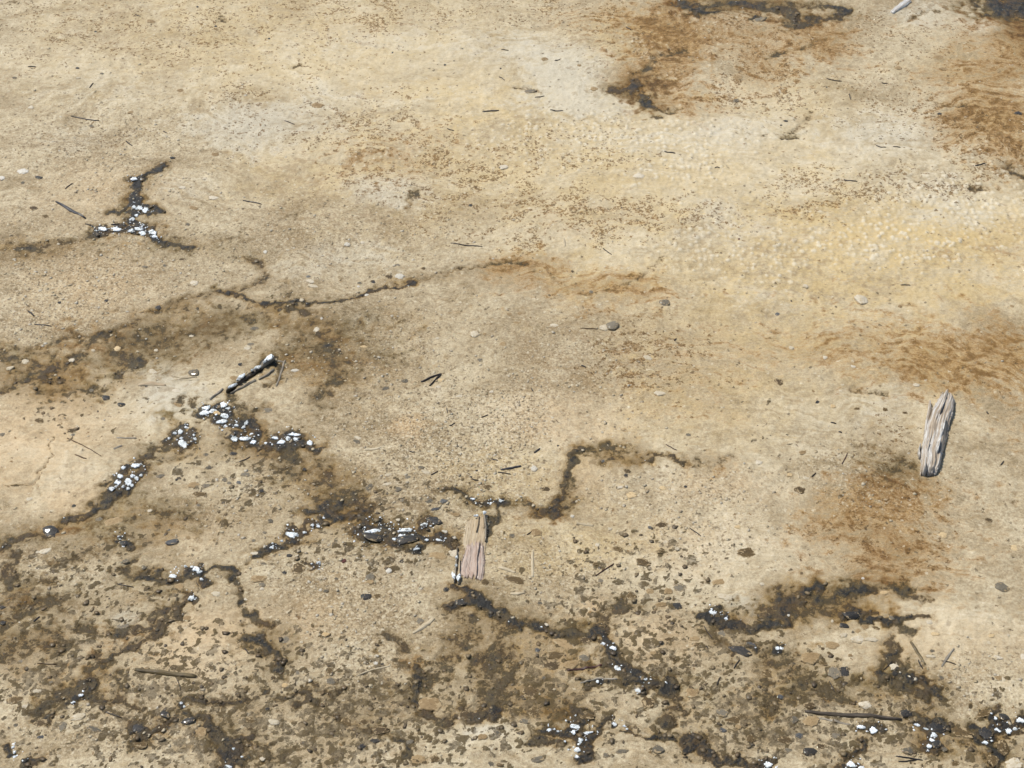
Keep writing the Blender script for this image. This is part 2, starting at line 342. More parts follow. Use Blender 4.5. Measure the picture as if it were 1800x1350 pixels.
# white crust lumps, some painted in for sky glints (px, py, w, h)
CRUSTS_GLINTS = [
 (236,315,12,9),(244,366,10,8),(257,368,12,11),(236,364,7,6),(240,378,8,7),(232,384,12,7),(180,402,17,8),(203,401,18,9),(230,405,10,7),(244,402,13,8),(251,409,10,7),(268,408,12,9),(272,416,9,6),
 (364,717,14,8),(357,725,17,10),(374,722,13,9),(393,712,12,13),(401,719,10,6),(396,732,15,10),(391,741,20,9),(396,748,8,7),(430,771,17,9),(445,777,8,7),(411,769,10,9),(428,751,7,6),(433,743,6,7),(441,762,8,5),(416,749,6,6),
 (484,769,12,7),(494,776,15,10),(506,770,9,8),(519,765,20,5),(521,772,12,5),(545,778,8,9),(467,778,7,5),
 (321,779,18,10),(317,758,9,8),(326,750,6,5),(318,770,7,5),(343,772,7,6),(341,765,5,5),(297,769,7,5),(308,762,6,5),
 (238,817,14,8),(217,822,9,7),(211,836,10,9),(207,846,9,8),(226,845,12,13),(233,836,8,7),(241,840,7,8),(216,855,7,6),(196,858,8,7),(225,858,6,6),(204,854,6,5),(248,834,6,6),(232,852,7,6),
 (655,935,40,7),(713,933,22,7),(704,944,8,9),(704,955,7,5),(746,925,13,9),(731,967,12,4),(763,921,7,5),(512,939,18,10),(535,936,7,6),(549,922,7,7),(560,925,6,5),(569,909,5,4),(495,950,6,4),(478,962,7,4),
 (750,951,6,5),(770,950,7,4),(724,943,7,6),(694,950,6,5),
 (337,993,9,7),(345,999,12,8),(350,1004,10,9),(326,994,7,5),(303,1010,12,9),(354,1017,7,5),(560,988,7,7),(561,998,6,5),(336,1051,10,9),(142,1223,10,5),(130,1234,6,4),(25,1330,8,7),(24,1313,6,6),(25,1322,5,5),
 (318,1235,5,6),(324,1242,5,5),(401,1347,14,6),(47,1343,6,5),(411,1316,6,5),(209,942,6,6),(217,954,11,6),
 (1010,1274,16,9),(1008,1285,9,9),(1021,1301,7,12),(1013,1315,11,9),(1014,1327,7,7),(1033,1286,16,6),(965,1281,10,8),(980,1283,7,5),(1080,1270,10,8),(1097,1274,5,4),(1078,1140,10,8),(1060,1130,9,5),(1085,1174,8,9),(1135,1194,6,5),(1123,1211,11,10),(1051,1197,6,6),
 (1497,1339,14,12),(1516,1344,12,9),(1536,1280,16,15),(1515,1275,14,8),(1613,1272,10,6),(1641,1290,12,8),(1638,1300,8,6),(1634,1310,10,8),(1628,1280,7,4),(1773,1283,13,10),(1793,1265,13,9),(1783,1281,8,7),(1732,1304,9,6),(1752,1280,9,7),(1351,1340,18,12),(1366,1138,8,7),(1374,1138,8,7),(1276,1085,6,5),(1253,1076,13,6),(1750,1262,6,5),
 (880,882,6,5),(862,884,8,6),(832,878,7,4),
]

DARKHALO = [(c[0], c[1] + 1, max(c[2], c[3] * 1.2) * .85 + 5) for c in CRUSTS_GLINTS]

# ------------------------------------------------------------------ ground grid
def axis(lo, hi, step_lo, step_hi, far_lo, far_hi, n_out):
    pts = [lo]; 
    while pts[-1] < hi:
        t = (pts[-1] - lo) / (hi - lo); pts.append(pts[-1] + step_lo + (step_hi - step_lo) * t)
    a = np.array(pts)
    gl = lo - np.geomspace(step_lo * 2, lo - far_lo, n_out)[::-1]
    gh = hi + np.geomspace(step_hi * 2, far_hi - hi, n_out)
    return np.concatenate([gl, a, gh])
XS = axis(-1.36, 1.36, .0026, .0026, -220, 220, 46)
YS = axis(1.50, 3.98, .0021, .0040, -60, 400, 46)
NX, NY = len(XS), len(YS)
GX, GY = np.meshgrid(XS, YS)
FX, FY = GX.ravel(), GY.ravel()

# warp used by every drawn shape so that no outline stays smooth
WX = FX + .024 * fbm(FX * 14, FY * 14, 3, 5) + .011 * fbm(FX * 60, FY * 60, 2, 9)
WY = FY + .024 * fbm(FX * 14, FY * 14, 3, 6) + .011 * fbm(FX * 60, FY * 60, 2, 10)
CHN = ['wash', 'light', 'dark', 'rust', 'yellow', 'grey', 'speck', 'grit', 'clod', 'peach', 'bump']
F = {k: np.zeros(FX.shape) for k in CHN}
EDGE = fbm(FX * 45, FY * 45, 3, 31)
BLOT = fbm(FX * 7 + .4 * EDGE, FY * 9, 4, 33)
def region(xmin, xmax, ymin, ymax):
    i0, i1 = np.searchsorted(XS, [xmin, xmax]); j0, j1 = np.searchsorted(YS, [ymin, ymax])
    jj, ii = np.meshgrid(np.arange(j0, j1), np.arange(i0, i1), indexing='ij')
    return (jj * NX + ii).ravel()
for pts, wpx, st in VEINS_AND_SHADE:
    if min(p[1] for p in pts) > 1025: wpx *= 1.3; st = st + .12
    P = [g(*p) for p in pts]
    s = gs(*pts[len(pts) // 2])
    R = wpx * .5 * (s[0] * .55 + s[1] * .45)
    m = R * 4.2 + .03
    idx = region(min(p[0] for p in P) - m, max(p[0] for p in P) + m, min(p[1] for p in P) - m, max(p[1] for p in P) + m)
    if not len(idx): continue
    x, y = WX[idx], WY[idx]; best = np.full(x.shape, 9.0)
    for (ax, ay), (bx, by) in zip(P[:-1], P[1:]):
        dx, dy = bx - ax, by - ay
        t = np.clip(((x - ax) * dx + (y - ay) * dy) / (dx * dx + dy * dy + 1e-9), 0, 1)
        best = np.minimum(best, np.hypot(x - ax - t * dx, y - ay - t * dy))
    q = best / R * (1 + .70 * EDGE[idx] + .55 * BLOT[idx])
    v = st * (1 - sstep(.25, 1.5, q)) * (.80 + .20 * min(st, 1))
    hw = (.54 if pts[0][1] < 1000 else .36) * min(st, 1) * (1 - sstep(.2, 3.6, best / R * (1 + .3 * EDGE[idx] + 1.1 * BLOT[idx])))
    F['wash'][idx] = 1 - (1 - F['wash'][idx]) * (1 - hw)
    F['dark'][idx] = 1 - (1 - np.minimum(F['dark'][idx], 1.2) / 1.25) * (1 - v / 1.25); F['dark'][idx] *= 1.25
for (px, py, r) in DARKHALO:
    x0, y0 = g(px, py); s = gs(px, py); R = r * s[0]
    idx = region(x0 - R * 2.5, x0 + R * 2.5, y0 - R * 2.5, y0 + R * 2.5)
    if not len(idx): continue
    d = np.hypot(WX[idx] - x0 , WY[idx] - y0)
    F['dark'][idx] = np.maximum(F['dark'][idx], .98 * (1 - sstep(.45 * R, 1.25 * R, d * (1 + .5 * EDGE[idx]))))
for (px, py, rx, ry, ch, st) in TINTS:
    x0, y0 = g(px, py); s = gs(px, py); RX, RY = rx * s[0], ry * s[1]
    idx = region(x0 - RX * 2, x0 + RX * 2, y0 - RY * 2, y0 + RY * 2)
    if not len(idx): continue
    d = np.hypot((WX[idx] - x0) / RX, (WY[idx] - y0) / RY)
    v = st * (1 - sstep(.15, 1.55, d * (1 + .5 * EDGE[idx] + .5 * BLOT[idx])))
    if ch == 'dark': F['wash'][idx] = 1 - (1 - F['wash'][idx]) * (1 - np.minimum(v * 1.35, .8)); F[ch][idx] = F[ch][idx] + .42 * v * np.clip(1.1 - F[ch][idx], 0, 1)
    else: F[ch][idx] = np.clip(1 - (1 - F[ch][idx]) * (1 - v), 0, 1)
# beyond the picture the same kinds of stain go on at random
out = np.clip(np.maximum.reduce([np.abs(FX) - (.33 * FY + .25), 1.5 - FY, FY - 3.95]) / .15, 0, 1)
F['dark'] += out * .8 * sstep(.25, .6, fbm(FX * 2.2, FY * 2.2, 4, 77))
F['rust'] += out * .6 * sstep(.0, .5, fbm(FX * 1.2, FY * 1.2, 3, 78))
F['yellow'] += out * .5 * sstep(-.1, .4, fbm(FX * .9, FY * .9, 3, 79))
F['grit'] += out * .4; F['light'] += out * .3; F['wash'] += out * .5 * sstep(.1, .5, fbm(FX * 1.7, FY * 1.7, 3, 80))
# relief
H = .007 * fbm(FX * 1.6, FY * 1.6, 3, 1) + .0028 * fbm(FX * 9, FY * 9, 3, 2) + .0021 * fbm(FX * 38, FY * 38, 3, 3) + .0011 * fbm(FX * 120, FY * 120, 2, 4)
near = (np.abs(FX) < 1.6) & (FY > 1.2) & (FY < 4.2)
H *= np.where(near, 1, np.clip(1.0, 0, 1))
d1, r1 = worley(FX * 88 + .35 * fbm(FX * 60, FY * 60, 2, 41), FY * 70, 21)
r1b = (r1 * 13.7) % 1
POP = np.clip(F['bump'] * 1.0 + .9 * BLOT - .12, 0, 1) * np.clip(1 - d1 * d1 * (1.8 + 3 * r1b), 0, 1) * np.clip(1.25 * r1 - .05, 0.08, 1)
H += .0030 * POP; F['pop'] = POP
d2, r2 = worley(FX * 58 + .9 * EDGE + .5 * fbm(FX * 90, FY * 90, 2, 61), FY * 52 + .9 * fbm(FX * 50, FY * 50, 3, 62), 22)
pres = (r2 < F['clod'] * .66)
CL = pres * np.clip(1 - (d2 / (.26 + .3 * ((r2 * 7.3) % 1))) ** 2, 0, 1)
d3, r3 = worley(FX * 118 + .8 * EDGE, FY * 104 + .8 * fbm(FX * 80, FY * 80, 2, 63), 24)
CL = np.maximum(CL, (r3 < F['clod'] * .36) * np.clip(1 - (d3 / (.24 + .34 * ((r3 * 9.1) % 1))) ** 2, 0, 1))
H += CL * .0014
dk = np.clip(F['dark'] - .62, 0, .5)
H += dk * .0045 * (0.3 + fbm(FX * 70, FY * 70, 3, 51))
H += -.0025 * sstep(.15, .5, F['dark']) * (1 - sstep(.6, .9, F['dark']))
F['clodmask'] = np.clip(CL * 1.6, 0, 1)

def bil(arr, x, y):
    i = int(np.clip(np.searchsorted(XS, x) - 1, 0, NX - 2)); j = int(np.clip(np.searchsorted(YS, y) - 1, 0, NY - 2))
    tx = (x - XS[i]) / (XS[i + 1] - XS[i]); ty = (y - YS[j]) / (YS[j + 1] - YS[j])
    a = arr[j * NX + i]; b = arr[j * NX + i + 1]; c = arr[(j + 1) * NX + i]; d = arr[(j + 1) * NX + i + 1]
    return float((a * (1 - tx) + b * tx) * (1 - ty) + (c * (1 - tx) + d * tx) * ty)
def hz(x, y): return bil(H, x, y)

me = bpy.data.meshes.new('ground')
co = np.empty((NX * NY, 3), np.float32); co[:, 0] = FX; co[:, 1] = FY; co[:, 2] = H
me.vertices.add(NX * NY); me.vertices.foreach_set('co', co.ravel())
jj, ii = np.meshgrid(np.arange(NY - 1), np.arange(NX - 1), indexing='ij')
a = (jj * NX + ii).ravel(); quads = np.stack([a, a + 1, a + 1 + NX, a + NX], 1).astype(np.int32)
nq = len(quads)
me.loops.add(nq * 4); me.loops.foreach_set('vertex_index', quads.ravel())
me.polygons.add(nq); me.polygons.foreach_set('loop_start', np.arange(0, nq * 4, 4, dtype=np.int32))
me.polygons.foreach_set('use_smooth', np.ones(nq, bool))
me.update(calc_edges=True)
def add_attr(name, c):
    at = me.color_attributes.new(name, 'FLOAT_COLOR', 'POINT')
    at.data.foreach_set('color', np.stack([F[k] if k else np.zeros(FX.shape) for k in c], 1).astype(np.float32).ravel())
add_attr('stain_a', ['dark', 'rust', 'yellow', 'grey'])
add_attr('stain_b', ['speck', 'grit', 'clodmask', 'peach'])
add_attr('stain_d', ['wash', None, None, None])
add_attr('stain_c', ['bump', 'clod', 'pop', 'light'])
ground = bpy.data.objects.new('ground', me); col.objects.link(ground)
ground['kind'] = 'structure'; ground['label'] = 'wet cream and brown mineral ground stained by dark veins'

# ------------------------------------------------------------------ materials
K = 0.70
def C(r, gg, b, k=K):
    f = lambda c: ((c / 255.0 + .055) / 1.055) ** 2.4 if c > 10 else c / 255.0 / 12.92
    return (f(r) * k, f(gg) * k, f(b) * k, 1)
class NT:
    def __init__(s, name):
        s.m = bpy.data.materials.new(name); s.m.use_nodes = True; s.t = s.m.node_tree; s.t.nodes.clear()
        s.out = s.n('ShaderNodeOutputMaterial'); s.p = s.n('ShaderNodeBsdfPrincipled')
        s.t.links.new(s.p.outputs[0], s.out.inputs[0])
    def n(s, k, **kw):
        nd = s.t.nodes.new(k)
        for a, v in kw.items(): setattr(nd, a, v)
        return nd
    def set(s, sock, v):
        if isinstance(v, bpy.types.NodeSocket): s.t.links.new(v, sock)
        else: sock.default_value = v
    def math(s, op, a, b=0.0, c=None, clamp=False):
        nd = s.n('ShaderNodeMath', operation=op, use_clamp=clamp); s.set(nd.inputs[0], a); s.set(nd.inputs[1], b)
        if c is not None: s.set(nd.inputs[2], c)
        return nd.outputs[0]
    def step(s, v, lo, hi, a=0.0, b=1.0):
        nd = s.n('ShaderNodeMapRange', interpolation_type='SMOOTHSTEP'); s.set(nd.inputs[0], v)
        for i, q in enumerate((lo, hi, a, b)): s.set(nd.inputs[i + 1], q)
        return nd.outputs[0]
    def mix(s, f, a, b, blend='MIX'):
        nd = s.n('ShaderNodeMix', data_type='RGBA', blend_type=blend); nd.clamp_factor = True
        s.set(nd.inputs[0], f); s.set(nd.inputs[6], a); s.set(nd.inputs[7], b); return nd.outputs[2]
    def noise(s, vec, scale, detail=3.0, rough=.55, dist=0.0, color=False):
        nd = s.n('ShaderNodeTexNoise', noise_dimensions='3D'); s.set(nd.inputs['Vector'], vec)
        nd.inputs['Scale'].default_value = scale; nd.inputs['Detail'].default_value = detail
        nd.inputs['Roughness'].default_value = rough; nd.inputs['Distortion'].default_value = dist
        return nd.outputs['Color' if color else 'Fac']
    def vor(s, vec, scale, feature='F1'):
        nd = s.n('ShaderNodeTexVoronoi', voronoi_dimensions='2D', feature=feature); s.set(nd.inputs['Vector'], vec)
        nd.inputs['Scale'].default_value = scale; return nd
    def bump(s, h, strength, dist, normal=None):
        nd = s.n('ShaderNodeBump'); nd.inputs['Strength'].default_value = strength; nd.inputs['Distance'].default_value = dist
        s.set(nd.inputs['Height'], h)
        if normal: s.set(nd.inputs['Normal'], normal)
        return nd.outputs[0]

def ground_material():
    M = NT('mineral_ground'); P = M.p
    tc = M.n('ShaderNodeTexCoord').outputs['Object']
    def attr(n):
        a = M.n('ShaderNodeAttribute', attribute_name=n); sp = M.n('ShaderNodeSeparateColor')
        M.t.links.new(a.outputs['Color'], sp.inputs[0]); return sp.outputs[0], sp.outputs[1], sp.outputs[2], a.outputs['Alpha']
    dark, rust, yel, grey = attr('stain_a'); speck, grit, clod, peach = attr('stain_b'); bmp, cdens, pop, light = attr('stain_c'); wash, _, _, _ = attr('stain_d')
    n_big = M.noise(tc, 3.2, 5, .6, .8); n_mid = M.noise(tc, 15, 5, .62, .6); n_sm = M.noise(tc, 62, 5, .66); n_fine = M.noise(tc, 230, 4, .68); n_mic = M.noise(tc, 620, 2, .7)
    stv = M.n('ShaderNodeMapping'); stv.inputs['Scale'].default_value = (1, 2.8, 1); stv.inputs['Rotation'].default_value = (0, 0, .24); M.set(stv.inputs[0], tc)
    n_str = M.noise(stv.outputs[0], 26, 5, .66, .7); n_st2 = M.noise(stv.outputs[0], 95, 4, .66, .4)
    def z(n, k): return M.math('MULTIPLY', M.math('SUBTRACT', n, .5), k)
    def add(*q):
        r_ = q[0]
        for e in q[1:]: r_ = M.math('ADD', r_, e)
        return r_
    def mul(*q):
        r_ = q[0]
        for e in q[1:]: r_ = M.math('MULTIPLY', r_, e)
        return r_
    def present(a_, k=5.0): return M.math('MINIMUM', M.math('MULTIPLY', a_, k), 1.0)
    # marbled sinter: tan, cream and bleached flows drawn out along the run-off
    w1 = M.n('ShaderNodeVectorMath', operation='MULTIPLY_ADD'); M.set(w1.inputs[0], M.noise(tc, 2.4, 3, .5, 0, True)); w1.inputs[1].default_value = (.55, .55, 0); M.set(w1.inputs[2], tc)
    w2 = M.n('ShaderNodeVectorMath', operation='MULTIPLY_ADD'); M.set(w2.inputs[0], M.noise(tc, 11, 3, .55, 0, True)); w2.inputs[1].default_value = (.09, .09, 0); M.set(w2.inputs[2], w1.outputs[0])
    fm = M.n('ShaderNodeMapping'); fm.inputs['Scale'].default_value = (1, 2.3, 1); fm.inputs['Rotation'].default_value = (0, 0, .30); M.set(fm.inputs[0], w2.outputs[0])
    n_flow = M.noise(fm.outputs[0], 4.2, 8, .60); n_flow2 = M.noise(fm.outputs[0], 19, 6, .62)
    calm = M.math('SUBTRACT', 1.0, mul(light, .65))
    rp = M.n('ShaderNodeValToRGB'); e = rp.color_ramp.elements
    e[0].position = .20; e[0].color = C(166, 148, 114); e[1].position = .98; e[1].color = C(222, 213, 194)
    for p_, c_ in ((.40, C(188, 171, 139)), (.54, C(206, 191, 160)), (.70, C(222, 208, 178)), (.84, C(229, 217, 190))): q_ = e.new(p_); q_.color = c_
    M.set(rp.inputs[0], add(n_flow, z(n_flow2, .9), mul(z(n_sm, .75), calm), mul(z(n_fine, .5), calm), z(n_st2, .35), mul(light, .20), -.04))
    base = rp.outputs[0]
    base = M.mix(mul(M.step(add(n_str, z(n_fine, .5)), .53, .68), .42), base, C(176, 150, 106))
    base = M.mix(mul(peach, M.step(add(n_mid, z(n_fine, .5)), .36, .58, .45, .95)), base, C(224, 197, 156))
    base = M.mix(mul(yel, M.step(add(n_mid, z(n_st2, .8)), .34, .60, .25, .95)), base, C(219, 193, 137))
    gq = mul(M.step(add(grey, z(n_flow2, 1.6), z(n_sm, .7)), .10, .85), present(grey, 3.0))
    base = M.mix(mul(gq, .66), base, C(218, 211, 192))
    # brown mottling in drifts
    mot = mul(M.step(add(n_sm, z(n_big, .9), z(n_flow2, .7)), .56, .70), M.math('SUBTRACT', .55, mul(light, .25)))
    base = M.mix(mot, base, C(150, 124, 82))
    # popcorn bumps whiten towards their tips
    base = M.mix(M.step(pop, .15, .75, 0, .7), base, C(236, 226, 202))
    # rust
    rq = add(mul(rust, 1.05), z(n_sm, .9), z(n_flow2, 2.2), z(n_st2, .9))
    rm = mul(M.step(rq, .05, 1.0), present(rust, 4.0))
    base = M.mix(mul(rm, .70), base, M.mix(M.step(n_flow2, .4, .6), C(196, 156, 86), C(178, 136, 68)))
    net = M.math('ABSOLUTE', z(M.noise(fm.outputs[0], 24, 6, .68), 2.0))
    net2 = M.math('ABSOLUTE', z(M.noise(tc, 48, 5, .68, .8), 2.0))
    thr = mul(M.step(M.math('MINIMUM', net, net2), .015, .11, 1.0, 0.0), M.step(rq, .25, .95))
    base = M.mix(mul(thr, present(rust, 4.0), .72), base, C(142, 102, 42))
    rm2 = mul(M.step(add(rq, z(n_fine, 1.6), z(n_sm, 1.0)), .78, 1.08), present(rust, 4.0))
    base = M.mix(mul(rm2, .62), base, C(116, 86, 38))
    # specks
    wv = M.n('ShaderNodeVectorMath', operation='MULTIPLY_ADD'); M.set(wv.inputs[0], M.noise(tc, 280, 2, .5, 0, True)); wv.inputs[1].default_value = (.010, .010, 0); M.set(wv.inputs[2], tc)
    v1 = M.vor(wv.outputs[0], 200); v1c = M.n('ShaderNodeSeparateColor'); M.t.links.new(v1.outputs['Color'], v1c.inputs[0])
    sk = mul(add(mul(speck, 1.2), .006), M.step(add(n_flow2, z(n_mid, .9), z(n_sm, .7)), .44, .60, .01, 1.35))
    on = M.math('LESS_THAN', v1c.outputs[0], mul(sk, .92))
    sm = mul(on, M.math('LESS_THAN', v1.outputs['Distance'], M.math('MULTIPLY_ADD', v1c.outputs[1], .46, .20)))
    base = M.mix(mul(sm, .80), base, M.mix(v1c.outputs[2], C(138, 102, 44), C(92, 66, 24)))
    # fine grain
    v2 = M.vor(tc, 400); v2c = M.n('ShaderNodeSeparateColor'); M.t.links.new(v2.outputs['Color'], v2c.inputs[0])
    gr = M.math('MULTIPLY_ADD', grit, .6, .08)
    base = M.mix(mul(gr, M.step(v2c.outputs[0], .76, .92)), base, C(232, 220, 194))
    base = M.mix(mul(gr, M.step(v2c.outputs[1], .80, .95)), base, C(104, 84, 54))
    v3 = M.vor(wv.outputs[0], 150); v3c = M.n('ShaderNodeSeparateColor'); M.t.links.new(v3.outputs['Color'], v3c.inputs[0])
    fl = mul(M.math('LESS_THAN', v3c.outputs[0], M.math('MULTIPLY_ADD', grit, .24, .02)), M.math('LESS_THAN', v3.outputs['Distance'], .38))
    base = M.mix(mul(fl, .65), base, M.mix(M.step(v3c.outputs[2], .5, .6), C(228, 216, 190), C(140, 120, 88)))
    pit = mul(M.math('LESS_THAN', v3c.outputs[1], M.math('MULTIPLY_ADD', grit, .05, .012)), M.step(add(v3.outputs['Distance'], z(n_fine, .8)), .30, .42, 1.0, 0.0))
    base = M.mix(mul(pit, .75), base, M.mix(v3c.outputs[2], C(84, 66, 36), C(124, 112, 88)))
    # translucent brown-green film: multiplies what lies under it
    wq = mul(M.step(add(mul(wash, 1.15), z(n_flow2, 1.0), z(n_sm, 1.1), z(n_fine, .6)), .06, 1.0), present(wash, 4.0))
    film = M.mix(M.step(add(n_mid, z(n_big, 1.0)), .40, .60), C(198, 178, 136, 1.0), C(178, 168, 136, 1.0))
    base = M.mix(wq, base, M.mix(1.0, base, film, 'MULTIPLY'))
    wq2 = mul(M.step(add(wash, z(n_sm, 1.6), z(n_mid, 1.0), z(n_fine, .9)), .62, 1.05), present(wash, 4.0))
    base = M.mix(mul(wq2, .8), base, M.mix(1.0, base, C(184, 166, 120, 1.0), 'MULTIPLY'))
    # dark algae cores, eaten at their edges
    n_rag = M.noise(tc, 52, 9, .70, .35)
    dq = add(mul(dark, 1.06), z(n_sm, 1.7), z(n_fine, 1.15), z(n_mid, 1.1))
    any_ = present(dark, 6.0)
    m1 = mul(M.step(dq, .22, .62), any_)
    base = M.mix(mul(m1, .62), base, M.mix(n_mid, C(132, 102, 48), C(110, 93, 56)))
    m2 = mul(M.step(dq, .52, .72), any_)
    base = M.mix(mul(m2, .86), base, M.mix(M.step(n_mid, .42, .58), C(76, 57, 22), C(80, 68, 36)))
    m3 = mul(M.step(add(dq, z(n_rag, 1.2)), .90, 1.10), any_)
    base = M.mix(mul(m3, .92), base, C(32, 28, 18))
    # torn flakes and damp pits
    cq0 = M.step(add(n_rag, mul(cdens, .155)), .662, .686)
    cq0 = mul(cq0, present(cdens, 6.0))
    cq1 = mul(M.step(add(clod, z(n_fine, 1.5), z(n_sm, .9)), .32, .50), present(clod, 8.0))
    cq = mul(M.math('MAXIMUM', mul(cq0, .82), mul(cq1, .92)), M.step(add(n_mid, z(n_sm, 1.2), z(n_fine, .9)), .30, .58, .42, 1.0))
    base = M.mix(cq, base, M.mix(M.step(add(n_mid, z(n_sm, 1.4)), .40, .60), C(60, 46, 18), C(98, 82, 48)))
    base = M.mix(mul(M.math('MULTIPLY_ADD', grit, .25, .22), calm), base, M.mix(M.step(n_fine, .34, .66), C(70, 60, 48, 1.0), C(205, 202, 196, 1.0)), 'SOFT_LIGHT')
    base = M.mix(mul(.42, calm), base, M.mix(M.step(n_mic, .3, .7), C(60, 50, 40, 1.0), C(200, 198, 192, 1.0)), 'SOFT_LIGHT')
    M.set(P.inputs['Base Color'], base)
    wet = M.math('ADD', .14, M.math('MULTIPLY', M.step(dq, .3, .9), .62), clamp=True)
    M.set(P.inputs['Roughness'], M.math('SUBTRACT', .72, M.math('MULTIPLY', m2, .2)))
    P.inputs['Specular IOR Level'].default_value = .25
    M.set(P.inputs['Coat Weight'], wet); P.inputs['Coat Roughness'].default_value = .05; P.inputs['Coat IOR'].default_value = 1.33
    h = M.math('ADD', M.math('MULTIPLY', n_fine, .6), M.math('MULTIPLY', n_mic, .35))
    h = M.math('ADD', h, M.math('MULTIPLY', n_sm, .8))
    h = M.math('ADD', h, M.math('MULTIPLY', M.math('MULTIPLY', m2, n_fine), .8))
    h = M.math('ADD', h, M.math('MULTIPLY', fl, .25))
    b = M.bump(h, .55, .0035); M.set(P.inputs['Normal'], b)
    hc = M.math('ADD', M.math('MULTIPLY', n_sm, 1.0), M.math('MULTIPLY', M.math('MULTIPLY', n_fine, M.math('ADD', .25, m2)), .7))
    M.set(P.inputs['Coat Normal'], M.bump(hc, .9, .006))
    return M.m
me.materials.append(ground_material())

SILT = (C(196, 174, 134), C(176, 150, 108))
def simple_mat(name, c1, c2, silt=0.0, rough=.6, coat=0.0, c3=None, bump=.0016):
    """stone: its mesh is unit-sized, so the noise runs in stone widths; silt lies over rim and hollows"""
    M = NT(name); P = M.p
    tc = M.n('ShaderNodeTexCoord').outputs['Object']
    oi = M.n('ShaderNodeObjectInfo').outputs['Random']
    ad = M.n('ShaderNodeVectorMath', operation='ADD'); M.set(ad.inputs[0], tc); M.set(ad.inputs[1], M.math('MULTIPLY', oi, 37.0)); vec = ad.outputs[0]
    n1 = M.noise(vec, 3.2, 5, .65); n2 = M.noise(vec, 8, 4, .65)
    colr = M.mix(M.step(M.math('ADD', n1, M.math('MULTIPLY', M.math('SUBTRACT', oi, .5), .35)), .34, .66), c1, c2)
    if c3: colr = M.mix(M.math('MULTIPLY', M.step(n2, .52, .66), .7), colr, c3)
    if silt:
        ln = M.n('ShaderNodeVectorMath', operation='LENGTH'); mp = M.n('ShaderNodeVectorMath', operation='MULTIPLY'); M.set(mp.inputs[0], tc); mp.inputs[1].default_value = (1, 1, 0)
        M.t.links.new(mp.outputs[0], ln.inputs[0])
        q = M.math('ADD', M.math('MULTIPLY', ln.outputs['Value'], .9), M.math('ADD', M.math('MULTIPLY', M.math('SUBTRACT', n1, .5), 2.2), M.math('MULTIPLY', M.math('SUBTRACT', n2, .5), 1.2)))
        colr = M.mix(M.math('MULTIPLY', M.step(q, .52 - .30 * silt, .62 - .26 * silt), .9), colr, M.mix(n2, SILT[0], SILT[1]))
    M.set(P.inputs['Base Color'], colr); P.inputs['Roughness'].default_value = rough
    P.inputs['Specular IOR Level'].default_value = .3
    P.inputs['Coat Weight'].default_value = coat; P.inputs['Coat Roughness'].default_value = .06; P.inputs['Coat IOR'].default_value = 1.4
    M.set(P.inputs['Normal'], M.bump(M.math('ADD', n2, n1), .8, bump))
    return M.m
MAT = {
 'white': simple_mat('white_stone', C(228, 222, 208), C(212, 204, 186), .15, .65, .2, C(182, 170, 148)),
 'pale':  simple_mat('pale_stone', C(224, 212, 188), C(206, 192, 164), .25, .6, .2, C(182, 160, 124)),
 'cream': simple_mat('cream_stone', C(224, 198, 152), C(208, 178, 130), .25, .6, .2, C(178, 146, 100)),
 'grey':  simple_mat('grey_stone', C(132, 122, 102), C(98, 90, 74), .45, .55, .35, C(72, 64, 52)),
 'olive': simple_mat('olive_stone', C(104, 82, 42), C(78, 60, 28), .55, .6, .3, C(58, 46, 26)),
 'tan':   simple_mat('tan_stone', C(172, 146, 104), C(146, 120, 80), .6, .6, .25, C(112, 88, 52)),
 'black': simple_mat('black_wet_stone', C(50, 44, 32), C(36, 32, 24), .12, .4, .9, C(74, 60, 36)),
 'blue':  simple_mat('blue_grey_stone', C(104, 104, 100), C(74, 74, 74), .25, .45, .6, C(58, 56, 52)),
 'red':   simple_mat('red_brown_stone', C(96, 48, 34), C(80, 38, 28), 0, .5, .4),
}

def crust_mat():
    M = NT('white_crust_and_glare'); P = M.p; geo = M.n('ShaderNodeNewGeometry').outputs['Position']
    n1 = M.noise(geo, 190, 4, .65); n2 = M.noise(geo, 520, 3, .6); n3 = M.noise(geo, 60, 2, .5)
    c = M.mix(M.step(n3, .4, .6), C(240, 245, 247, .95), C(222, 226, 224, .92)); c = M.mix(M.math('MULTIPLY', M.step(n2, .52, .68), .5), c, C(150, 146, 134, .8))  # bluish white also carries sun and sky glare in the colour
    c = M.mix(M.math('MULTIPLY', M.step(n1, .59, .625), .92), c, C(46, 40, 30))
    M.set(P.inputs['Base Color'], c); P.inputs['Roughness'].default_value = .6; P.inputs['Coat Weight'].default_value = .25; P.inputs['Coat Roughness'].default_value = .15; P.inputs['Coat IOR'].default_value = 1.33
    M.set(P.inputs['Normal'], M.bump(M.math('ADD', n1, n2), .7, .002)); return M.m
CRUMAT = crust_mat()
# ------------------------------------------------------------------ small helpers for things
def link(name, mesh, parent=None, mat=None):
    o = bpy.data.objects.new(name, mesh); col.objects.link(o)
    if mat is not None and not mesh.materials: mesh.materials.append(mat)
    if parent: o.parent = parent
    return o
def pyd(name, v, f, mat, smooth=True):
    m = bpy.data.meshes.new(name); m.from_pydata(v, [], f); m.update()
    if smooth: m.polygons.foreach_set('use_smooth', [True] * len(m.polygons))
    m.materials.append(mat); return m

